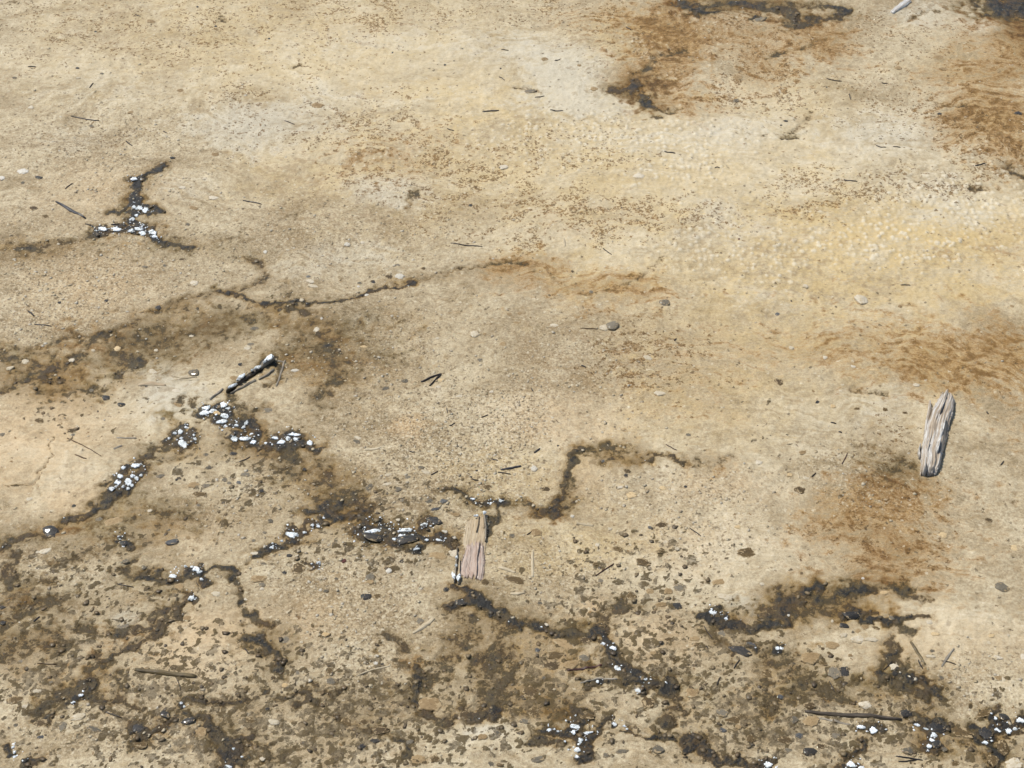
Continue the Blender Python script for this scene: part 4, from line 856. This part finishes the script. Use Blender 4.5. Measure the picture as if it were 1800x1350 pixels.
WM = {
 'grey': wood_mat('weathered_grey_wood', C(216, 212, 204), C(182, 164, 140), C(118, 96, 72), .5, .3),
 'silver': wood_mat('silver_wood', C(226, 226, 222), C(200, 192, 180), C(140, 122, 100), .4, .5),
 'brown': wood_mat('brown_wood', C(150, 118, 84), C(110, 82, 52), C(56, 42, 28), .45, .7),
 'pink': wood_mat('pinkish_wood', C(198, 180, 164), C(184, 160, 142), C(166, 128, 104), .55, .35),
 'tan': wood_mat('silty_wood', C(202, 184, 152), C(186, 164, 130), C(160, 136, 102), .65, .35),
 'dark': wood_mat('dark_wet_wood', C(88, 74, 52), C(64, 52, 36), C(38, 32, 24), .5, .5),
 'olive': wood_mat('olive_wood', C(116, 98, 56), C(92, 76, 42), C(66, 54, 30), .6, .3),
 'pale': wood_mat('pale_wood', C(212, 196, 164), C(190, 172, 138), C(150, 128, 94), .6, .3),
 'ash': wood_mat('ash_grey_wood', C(168, 158, 140), C(138, 126, 106), C(92, 82, 66), .5, .5),
 'needle': wood_mat('dark_needle', C(58, 46, 38), C(40, 32, 28), C(26, 22, 20), .5, .3),
 'redneedle': wood_mat('red_brown_needle', C(92, 46, 34), C(66, 34, 26), C(46, 26, 20), .5, .3),
 'brownneedle': wood_mat('brown_needle', C(124, 96, 62), C(98, 74, 46), C(70, 52, 34), .55, .2),
 'black': wood_mat('black_wood', C(48, 42, 42), C(32, 28, 30), C(22, 20, 20), .35, .8),
}
def strip(name, pts, wid, hgt, mat, parent=None, n=28, m=7, seed=1, lift=0.0, rough=.25, follow=True, bow=0.0):
    """a tapered solid strip lying along photo points: pts px, wid px (one value or one per point), hgt metres"""
    r = random.Random(seed)
    if not isinstance(wid, (list, tuple)): wid = [wid] * len(pts)
    P = [Vector((*g(*p), 0)) for p in pts]; Wd = [w_ * gs(*p)[0] for w_, p in zip(wid, pts)]
    L = [0]
    for a_, b_ in zip(P[:-1], P[1:]): L.append(L[-1] + (b_ - a_).length)
    T = L[-1]; org = P[0].copy(); org.z = hz(P[0].x, P[0].y)
    v = []; f = []; gr = []; sd_ = r.uniform(0, 50)
    for i in range(n):
        d = T * i / (n - 1); k = max(j for j in range(len(L) - 1) if L[j] <= d + 1e-9); q = (d - L[k]) / max(L[k + 1] - L[k], 1e-9)
        c = P[k].lerp(P[k + 1], q); w_ = Wd[k] * (1 - q) + Wd[k + 1] * q
        tg = (P[k + 1] - P[k]).normalized(); nr = Vector((-tg.y, tg.x, 0))
        e = 1 - .35 * r.random() * (i in (0, n - 1)); wl = w_ * .5 * e * (1 + rough * .6 * r.uniform(-1, 1) * .5)
        z0 = hz(c.x, c.y) + lift + bow * math.sin(math.pi * i / (n - 1)); sh = rough * w_ * .12 * r.uniform(-1, 1)
        for j in range(m + 2):
            if j == 0 or j == m + 1:
                s_ = -1 if j == 0 else 1; p = c + nr * (s_ * wl + sh); z = z0 - .004 - lift
            else:
                s_ = -1 + 2 * (j - 1) / (m - 1); p = c + nr * (s_ * wl * .98 + sh)
                prof = (1 - abs(s_) ** 3.2) * .55 + .45
                cz = float(fbm(np.array([d * 18 + sd_]), np.array([s_ * 2.4 + sd_]), 3, seed % 90)[0])
                z = z0 + hgt * prof * (1 + rough * 1.6 * cz) * (.7 if i in (0, n - 1) else 1)
            v.append((p.x - org.x, p.y - org.y, z - org.z)); gr.append((d + sd_, s_ * w_ * .5 + sd_, 0))
    mm = m + 2
    for i in range(n - 1):
        for j in range(mm - 1):
            a_ = i * mm + j; f.append((a_, a_ + mm, a_ + mm + 1, a_ + 1))
        f.append((i * mm + mm - 1, (i + 1) * mm + mm - 1, (i + 1) * mm, i * mm))
    f.append(tuple(range(mm))); f.append(tuple(range((n - 1) * mm, n * mm))[::-1])
    me_ = pyd(name, v, f, mat)
    at = me_.attributes.new('grain', 'FLOAT_VECTOR', 'POINT'); at.data.foreach_set('vector', [c_ for q_ in gr for c_ in q_])
    bm = bmesh.new(); bm.from_mesh(me_); bmesh.ops.recalc_face_normals(bm, faces=bm.faces); bm.to_mesh(me_); bm.free()
    o = link(name, me_)
    if parent: o.parent = parent; o.location = org - parent.location
    else: o.location = org
    return o
def thing(name, px, py):
    o = bpy.data.objects.new(name, None); col.objects.link(o); x, y = g(px, py); o.location = (x, y, hz(x, y)); o.empty_display_size = .02; return o
def cap(parent, px, py, ww, hh, dz, i=0, nm='white_crust_glint_cap', rot=None):
    o = place(nm, CRU[(i * 5) % 12], px, py, ww, hh, .004, rot, .5, .2); o.location.z += dz
    o.location = o.location - parent.location; o.parent = parent; return o

def plank(name, left, right, thick, groove, mat, parent, nL=90, nW=34, seed=1, ragged=.05, sink=0.0):
    """a split board: heightfield between two ragged edges (photo points, top to bottom), ridged along the grain"""
    def cum(pts):
        P = [Vector((*g(*p), 0)) for p in pts]; L = [0]
        for a_, b_ in zip(P[:-1], P[1:]): L.append(L[-1] + (b_ - a_).length)
        return P, L
    PL, LL = cum(left); PR, LR = cum(right)
    def at(P, L, t):
        d = min(max(t, 0), 1) * L[-1]; k = max(j for j in range(len(L) - 1) if L[j] <= d + 1e-9); q = (d - L[k]) / max(L[k + 1] - L[k], 1e-9)
        return P[k].lerp(P[k + 1], q)
    org = parent.location; wid = (at(PL, LL, .5) - at(PR, LR, .5)).length; T = LL[-1]
    S, I = np.meshgrid(np.linspace(0, 1, nW), np.linspace(0, 1, nL))
    e0 = ragged * (fbm(S * 7, S * 0 + seed, 3, seed) + .6 * np.abs(perlin(S * 17, S * 0 + 3.3, seed))); e1 = ragged * (fbm(S * 6, S * 0 + seed + 9, 3, seed + 2) + .6 * np.abs(perlin(S * 15, S * 0 + 8.3, seed)))
    Tt = np.clip(.06 * 0 + np.abs(e0) + I * (1 - np.abs(e0) - np.abs(e1)), 0, 1)
    wob = .05 * fbm(Tt * 4, S * 2, 2, seed + 5)
    rid = 1 - np.abs(fbm((S + wob) * wid * 95, Tt * T * 7, 3, seed + 11)) * 2.2
    fin = fbm((S + wob) * wid * 420, Tt * T * 16, 2, seed + 13)
    deep = sstep(.30, .62, fbm((S + wob) * wid * 55 + 4, Tt * T * 4, 2, seed + 15) + .1)
    prof = 1 - .45 * np.abs(2 * S - 1) ** 3
    ends = np.minimum(sstep(0, .06, I), sstep(0, .05, 1 - I)) * .45 + .55
    Z = thick * prof * ends + groove * (rid - .6) + groove * .35 * fin - groove * 1.6 * deep + .25 * thick * fbm(S * 2, Tt * 3, 2, seed + 21)
    v = []; gr = []
    for i in range(nL):
        for j in range(nW):
            t = float(Tt[i, j]); s_ = float(S[i, j]); p = at(PL, LL, t).lerp(at(PR, LR, t), s_)
            jx = .0009 * math.sin(i * 1.7 + seed) * (j in (0, nW - 1)) + (.0012 * rnd.uniform(-1, 1) if j in (0, nW - 1) else 0)
            z = hz(p.x, p.y) + max(float(Z[i, j]), .0008) - sink
            v.append((p.x + jx - org.x, p.y - org.y, z - org.z)); gr.append((t * T + seed, s_ * wid + seed, 0))
    f = []
    for i in range(nL - 1):
        for j in range(nW - 1): a_ = i * nW + j; f.append((a_, a_ + 1, a_ + nW + 1, a_ + nW))
    ring = [j for j in range(nW)] + [i * nW + nW - 1 for i in range(1, nL)] + [(nL - 1) * nW + j for j in range(nW - 2, -1, -1)] + [i * nW for i in range(nL - 2, 0, -1)]
    b0 = len(v)
    for q in ring: v.append((v[q][0], v[q][1], hz(v[q][0] + org.x, v[q][1] + org.y) - .006 - org.z)); gr.append(gr[q])
    for k in range(len(ring)): k2 = (k + 1) % len(ring); f.append((ring[k], b0 + k, b0 + k2, ring[k2]))
    me_ = pyd(name, v, f, mat)
    at_ = me_.attributes.new('grain', 'FLOAT_VECTOR', 'POINT'); at_.data.foreach_set('vector', [c_ for q_ in gr for c_ in q_])
    bm = bmesh.new(); bm.from_mesh(me_); bmesh.ops.recalc_face_normals(bm, faces=bm.faces); bm.to_mesh(me_); bm.free()
    o = link(name, me_); o.parent = parent; return o

# weathered plank on the right
t = thing('weathered_plank', 1645, 770); tag(t, '', 'wood', 0, 0, None, 'grey weathered wood plank with deep grain ridges lying in the orange mud at right')
plank('board', [(1657,692),(1650,704),(1641,716),(1633,730),(1627,750),(1623,775),(1616,800),(1619,815),(1618,837)], [(1671,692),(1677,706),(1674,726),(1668,748),(1662,775),(1655,800),(1650,822),(1643,837)], .015, .0042, WM['grey'], t, 110, 44, 3)
strip('splinter', [(1634,706),(1634,722),(1629,745),(1625,765)], [3,7,6,3], .011, WM['grey'], t, 22, 5, 4)
strip('splinter', [(1661,745),(1655,765),(1649,787),(1645,805)], [2,5,5,3], .020, WM['silver'], t, 26, 5, 7, rough=.5)
strip('splinter', [(1632,788),(1627,808),(1623,836)], [2,5,5], .018, WM['silver'], t, 22, 5, 9, rough=.5)
strip('splinter', [(1664,694),(1657,715),(1650,735)], [4,6,3], .018, WM['grey'], t, 20, 5, 10, rough=.5)
strip('splinter', [(1617,786),(1614,798),(1616,808)], [3,4,3], .012, WM['silver'], t, 14, 5, 11, rough=.5)
# pinkish slab in the centre
t = thing('sunken_wood_slab', 830, 970); tag(t, '', 'wood', 0, 0, None, 'pinkish half-sunken wood slab with torn lower end in the centre')
plank('silty_end', [(822,913),(818,930),(814,950),(816,968)], [(856,905),(857,930),(854,955),(852,972)], .0018, .0009, WM['tan'], t, 60, 34, 23, .18)
plank('pink_board', [(822,955),(818,970),(811,990),(807,1003),(812,1016)], [(846,948),(850,965),(852,985),(851,1005),(848,1022)], .0034, .0014, WM['pink'], t, 80, 38, 31, .24)
strip('splinter', [(851,906),(854,930),(853,953)], [4,5,3], .006, WM['ash'], t, 20, 5, 14, rough=.4)
strip('splinter', [(841,909),(840,925),(837,938)], [3,4,2], .006, WM['tan'], t, 14, 5, 21, rough=.4)
strip('splinter', [(843,955),(838,985),(837,1018)], [2,4,3], .007, WM['pink'], t, 24, 5, 16, rough=.4)
strip('splinter', [(804,962),(802,990),(799,1024)], [2,3.5,4], .006, WM['ash'], t, 18, 5, 19, rough=.4)
strip('splinter', [(808,985),(807,1010),(806,1026)], [2,4,4], .006, WM['tan'], t, 16, 5, 20, rough=.4)
for i, (x, y, a, b) in enumerate([(797,1013,6,13),(806,1015,7,14),(802,998,4,4),(803,984,4,5),(852,906,6,5),(838,911,7,3)]): cap(t, x, y, a * 1.2, b * 1.2, .006, i)
# broken stick, left; white caps put its wet glints into colour
t = thing('crust_glint_stick', 440, 664); tag(t, '', 'wood', 0, 0, None, 'dark broken stick capped with crust and painted glints, pointing up right beside a grey stone')
strip('bark', [(398,692),(415,679),(432,667)], [3,6,5], .006, WM['dark'], t, 22, 6, 23, rough=.7)
strip('bark', [(428,670),(446,657),(460,648)], [4,7,5], .008, WM['dark'], t, 22, 6, 26, rough=.7)
strip('bark', [(457,650),(470,641),(482,632)], [4,7,6], .009, WM['ash'], t, 20, 6, 27, rough=.6)
strip('splinter', [(405,693),(430,682),(450,670)], [2,4,3], .004, WM['ash'], t, 18, 5, 24, rough=.6)
strip('splinter', [(455,668),(470,660),(482,650)], [3,4,3], .004, WM['ash'], t, 14, 5, 25, rough=.6)
for i, (x, y, a, b) in enumerate([(474,637,17,8),(466,645,6,3),(453,652,11,5),(444,657,4,3),(427,668,13,6),(419,675,6,3),(409,685,15,4)]): cap(t, x, y, a * 1.3, b * 1.15, .0105, i, rot=.75 + .1 * math.sin(i * 3))
# smaller wood: (points, width px, height m, material, name, label)
SPL = [
 ([(501,634),(494,655),(486,682)], [4,4,3], .004, 'ash', 'twig', 'thin grey twig standing right of the white-capped stick'),
 ([(483,634),(500,637)], [3,3], .003, 'ash', 'twig', 'short grey twig bridging the top of the white-capped stick'),
 ([(369,703),(381,694),(392,685)], [4,5,4], .005, 'ash', 'wood_splinter', 'grey double splinter just left of the white-capped stick'),
 ([(238,1180),(290,1185),(345,1190)], [7,9,8], .006, 'olive', 'stick', 'straight olive brown stick on peach ground at lower left'),
 ([(1415,1249),(1470,1254),(1530,1258),(1585,1264)], [5,8,8,6], .006, 'dark', 'twig', 'long dark brown twig in the lower right'),
 ([(1440,1259),(1470,1266),(1496,1272)], [3,5,3], .002, 'ash', 'wood_splinter', 'faint grey splinter just under the long brown twig'),
 ([(997,1178),(1028,1174),(1058,1168)], [3,4,3], .003, 'redneedle', 'twig', 'thick dark red needle pointing at the dark vein below centre'),
 ([(725,1112),(743,1100),(763,1085)], [5,9,6], .003, 'pale', 'wood_chip', 'long pale wood chip below left of the pinkish slab'),
 ([(875,997),(890,1001),(906,1007)], [5,7,4], .003, 'pale', 'wood_chip', 'pale wood chip right of the pinkish slab'),
 ([(897,1044),(910,1044),(923,1042)], [4,7,4], .003, 'pale', 'wood_chip', 'short pale wood chip under the dark olive slab'),
 ([(640,791),(655,790),(669,788)], [4,5,4], .003, 'pale', 'wood_chip', 'small pale wood chip among the pale grit left of centre'),
 ([(1013,921),(1028,924),(1043,927)], [4,6,4], .002, 'pale', 'wood_chip', 'pale sliver right of the pinkish slab under the scarp'),
 ([(1600,1130),(1612,1148),(1626,1169)], [4,6,4], .003, 'olive', 'wood_splinter', 'olive splinter slanting down beside the olive vein at right'),
 ([(1655,1173),(1664,1158),(1676,1142)], [3,5,3], .003, 'ash', 'wood_splinter', 'grey splinter slanting up on pale ground at right'),
 ([(242,677),(266,673),(291,676)], [5,10,5], .003, 'tan', 'wood_chip', 'flat tan wood chip above the peach patch at left'),
 ([(98,355),(122,370),(151,385)], [3,7,3], .004, 'black', 'wood_splinter', 'pointed black sliver left of the forked black vein'),
 ([(880,827),(898,824),(916,821)], [4,5,4], .003, 'black', 'wood_splinter', 'broken black splinter beside a white triangular chip'),
 ([(1568,20),(1582,10),(1598,-2)], [8,12,14], .008, 'silver', 'wood_chip', 'silvery wood stub at the top right edge'),
 ([(300,657),(318,664),(345,662)], [2.5,3,2], .003, 'pale', 'twig', 'thin pale curved twig under the glossy grey stone'),
 ([(305,666),(325,667),(350,667)], [2,2.5,2], .002, 'pale', 'twig', 'thin pale straight twig under the glossy grey stone'),
 ([(615,410),(628,418),(634,428)], [3,3,2], .002, 'pale', 'twig', 'small curved pale twig near two white chips'),
 ([(991,418),(993,433)], [4,4], .002, 'pale', 'wood_splinter', 'short pale upright splinter in the upper centre'),
 ([(200,790),(215,784)], [4,4], .003, 'ash', 'wood_splinter', 'short grey splinter above the left crust cluster'),
 ([(205,770),(240,771)], [3,3], .002, 'ash', 'twig', 'faint grey twig above the left crust cluster'),
 ([(625,1187),(650,1178),(685,1170)], [2.5,3,2.5], .002, 'pale', 'twig', 'faint pale twig below left of the long pale chip'),
 ([(936,970),(936,1015)], [5,5], .002, 'pale', 'wood_splinter', 'faint upright pale sliver right of the pinkish slab'),
 ([(1020,1200),(1050,1192),(1085,1193)], [3,4,3], .003, 'ash', 'twig', 'grey twig across the vein below the dark red needle'),
 ([(1405,840),(1402,830)], [3,3], .002, 'pale', 'wood_splinter', 'tiny pale splinter on the smooth cream ground at right'),
]
for i, (p, wd, h_, mt, nm, lab) in enumerate(SPL):
    o = strip(nm, p, [x * 1.05 for x in wd], h_ * .6, WM[mt], None, 16, 5, 60 + i); tag(o, '', 'wood', 0, 0, None, lab)
NEED = [
 (125,205,174,213,3),(221,248,233,258,3),(287,230,294,234,2.5),(49,117,63,117,2),(157,153,164,145,2.5),(115,334,128,325,2.5),(427,353,460,360,3),(237,25,247,28,2),(848,196,877,193,3.5),(967,195,990,196,2.5),(940,170,957,168,1.8),(877,135,887,140,2),
 (786,226,798,229,2),(881,87,894,88,1.8),(975,107,985,105,2),(1168,267,1187,270,3),(1100,48,1110,53,2.5),(792,427,848,434,2.6),(1060,437,1075,448,2),(1453,138,1480,141,2),(1540,255,1558,258,2.2),(1570,256,1583,258,1.8),(1714,291,1732,287,3),(1483,316,1507,319,2.6),
 (1493,165,1496,175,2.2),(1550,144,1560,145,2),(1256,297,1265,297,2),(846,735,858,731,2.5),(790,751,800,746,2.5),(785,720,787,728,2),(875,832,898,836,2.5),(757,837,770,832,2.5),(720,795,730,797,2.5),(939,797,949,790,5),(864,807,875,811,2.5),(1170,783,1190,793,1.8),
 (1480,815,1490,796,2.2),(1583,503,1600,503,2),(1047,1013,1079,992,2.6),(926,942,935,936,2.2),(118,770,178,802,2.4),(132,800,152,807,3.4),(49,545,60,555,4.5),(60,568,90,572,3),(205,1025,235,1032,2.6),(278,1043,284,1038,2.4),(185,1253,215,1265,2.6),(430,1140,437,1150,3),
 (310,1193,318,1215,2),(1575,1327,1622,1335,3.4),(1580,1336,1612,1334,3),(1237,1100,1252,1122,2.2),(1213,930,1232,945,2.4),(1614,1162,1622,1176,3.2),(1458,1197,1468,1215,1.8),(1260,1206,1266,1190,3),(1735,722,1738,726,3),(1427,838,1434,832,3),(1760,815,1765,808,3.4),(1050,578,1020,577,2.2),
 (100,1170,66,1168,2.2),(60,1095,70,1085,4),(1290,1175,1300,1160,3.4),(1553,1176,1568,1163,2),(1241,1135,1245,1140,2.6),(1022,642,1030,645,3.5),(934,683,937,688,2.6),(1460,742,1470,744,3),(1474,758,1480,760,3.4),(1655,1163,1680,1170,2.2),(700,880,712,878,2),(830,845,841,847,3),
 (1185,600,1189,596,3),(420,812,440,803,2.4),(150,395,168,398,3),(195,395,210,392,3),(500,212,518,218,2),(345,1022,350,1030,2),(1390,530,1392,532,3),
]
for i, (a_, b_, c_, d_, wd) in enumerate(NEED):
    mx, my = (a_ + c_) / 2 + rnd.uniform(-1, 1), (b_ + d_) / 2 + rnd.uniform(-1, 1)
    ln = math.hypot(a_ - c_, b_ - d_)
    kind = 'redneedle' if i in (38, 35, 36) else ('brownneedle' if i in (40, 41, 59, 60) else ('black' if wd >= 3.4 else 'needle'))
    o = strip('pine_needle', [(a_, b_), (mx, my), (c_, d_)], [wd * .6, wd * .68, wd * .42], .0010 + .0003 * wd, WM[kind], None, 8, 3, 200 + i, .0005, .05)
    c = {'redneedle': 'reddish', 'brownneedle': 'brown', 'black': 'thick black', 'needle': 'dark'}[kind]
    l = 'short ' if ln < 15 else ('long ' if ln > 38 else '')
    tag(o, l + c + ' needle', 'needle', mx, my, 'fallen needles on the mineral ground')
t = thing('needle_pair', 775, 659); tag(t, '', 'needle', 0, 0, None, 'forked pair of dark pine needles joined at the tip, left of centre')
strip('needle', [(776,658),(758,664),(740,673)], [3,3.2,2.4], .003, WM['needle'], t, 10, 3, 401, .0005, .05)
strip('needle', [(775,660),(766,668),(755,679)], [3,3,2.2], .003, WM['needle'], t, 10, 3, 402, .0005, .05)

# ------------------------------------------------------------------ uncountable grit: pale flakes, dark crumbs
def scatter(name, label, n, dens, mat, smin, smax, flat, seed, power=2.0, over=12):
    r = np.random.RandomState(seed); V = []; Fc = []; base = 0
    tries = 0; cnt = 0
    ico = bmesh.new(); bmesh.ops.create_icosphere(ico, subdivisions=1, radius=.5); bv = np.array([v.co[:] for v in ico.verts]); bf = np.array([[v.index for v in f_.verts] for f_ in ico.faces]); ico.free()
    N = n * over; xs = r.uniform(-1.3, 1.3, N); ys = r.uniform(1.5, 3.95, N)
    i = np.clip(np.searchsorted(XS, xs) - 1, 0, NX - 2); j = np.clip(np.searchsorted(YS, ys) - 1, 0, NY - 2); ix = j * NX + i
    ok = r.rand(N) < dens[ix]; xs, ys, ix = xs[ok][:n], ys[ok][:n], ix[ok][:n]; m = len(xs)
    sz = smin + (smax - smin) * r.rand(m) ** power
    th = r.uniform(0, 6.28, m); asp = r.uniform(.55, 1.0, m)
    pts = np.repeat(bv[None], m, 0) * (1 + r.uniform(-.42, .42, (m, len(bv), 1)))
    pts[:, :, 0] *= sz[:, None]; pts[:, :, 1] *= (sz * asp)[:, None]; pts[:, :, 2] *= (sz * flat)[:, None]
    c, s = np.cos(th)[:, None], np.sin(th)[:, None]
    X = pts[:, :, 0] * c - pts[:, :, 1] * s + xs[:, None]; Y = pts[:, :, 0] * s + pts[:, :, 1] * c + ys[:, None]; Z = pts[:, :, 2] + (H[ix] + sz * flat * .15)[:, None]
    co = np.stack([X, Y, Z], 2).reshape(-1, 3).astype(np.float32)
    fc = (bf[None] + (np.arange(m) * len(bv))[:, None, None]).reshape(-1, 3).astype(np.int32)
    me_ = bpy.data.meshes.new(name); me_.vertices.add(len(co)); me_.vertices.foreach_set('co', co.ravel())
    me_.loops.add(fc.size); me_.loops.foreach_set('vertex_index', fc.ravel()); me_.polygons.add(len(fc)); me_.polygons.foreach_set('loop_start', np.arange(0, fc.size, 3, dtype=np.int32))
    me_.polygons.foreach_set('use_smooth', np.ones(len(fc), bool)); me_.update(calc_edges=True)
    at = me_.attributes.new('tone', 'FLOAT', 'POINT'); at.data.foreach_set('value', np.repeat(r.rand(m), len(bv)).astype(np.float32))
    me_.materials.append(mat); o = link(name, me_); o['kind'] = 'stuff'; o['label'] = label; o['category'] = 'gravel'
    return o
def tone_mat(name, ramp, rough, coat):
    M = NT(name); P = M.p; a_ = M.n('ShaderNodeAttribute', attribute_name='tone'); rp = M.n('ShaderNodeValToRGB'); M.t.links.new(a_.outputs['Fac'], rp.inputs[0])
    e = rp.color_ramp.elements; e[0].position = 0; e[0].color = ramp[0]; e[1].position = 1; e[1].color = ramp[-1]
    for k in range(1, len(ramp) - 1): q = e.new(k / (len(ramp) - 1)); q.color = ramp[k]
    tc = M.n('ShaderNodeTexCoord').outputs['Object']; n1 = M.noise(tc, 350, 3, .6)
    M.set(P.inputs['Base Color'], M.mix(M.math('MULTIPLY', n1, .5), rp.outputs[0], C(90, 74, 50))); P.inputs['Roughness'].default_value = rough
    P.inputs['Coat Weight'].default_value = coat; P.inputs['Coat Roughness'].default_value = .1; P.inputs['Coat IOR'].default_value = 1.33
    M.set(P.inputs['Normal'], M.bump(n1, .5, .001)); return M.m
scatter('pale_grit', 'fine pale flakes and grains strewn over the mineral ground', 9000, np.clip(F['grit'], 0, 1) ** 1.3 * .55 + .006, tone_mat('pale_grit', [C(206,188,150), C(216,200,168), C(196,176,136), C(222,212,190), C(170,150,116)], .6, .2), .0020, .0085, .20, 3, 3.0)
scatter('dark_crumbs', 'dark olive crumbs scattered along the veins and lower ground', 3600, np.clip(F['clod'] * .45 + .6 * sstep(.4, 1.0, F['dark']), 0, 1), tone_mat('dark_crumbs', [C(120,96,56), C(84,66,36), C(140,120,84), C(66,54,34), C(110,88,50)], .55, .35), .0025, .013, .18, 5, 3.2)
cw = np.zeros(FX.shape)  # white crumbs: crust fragments, plus stand-ins for sun glints on wet dark areas
for (px, py, w_, h_) in CRUSTS_GLINTS:
    x0, y0 = g(px, py); R = (max(w_, h_) * 1.3 + 6) * gs(px, py)[0]; idx = region(x0 - R, x0 + R, y0 - R, y0 + R)
    if len(idx): cw[idx] = np.maximum(cw[idx], 1 - sstep(.3, 1, np.hypot(FX[idx] - x0, FY[idx] - y0) / R))
scatter('white_crumbs_glints', 'tiny white crumbs and painted glints sprinkled around the crusts on the dark veins', 900, cw * .9 + .03 * sstep(.7, 1.0, F['dark']), CRUMAT, .0016, .0050, .35, 8, 2.2, 120)
finish_labels()
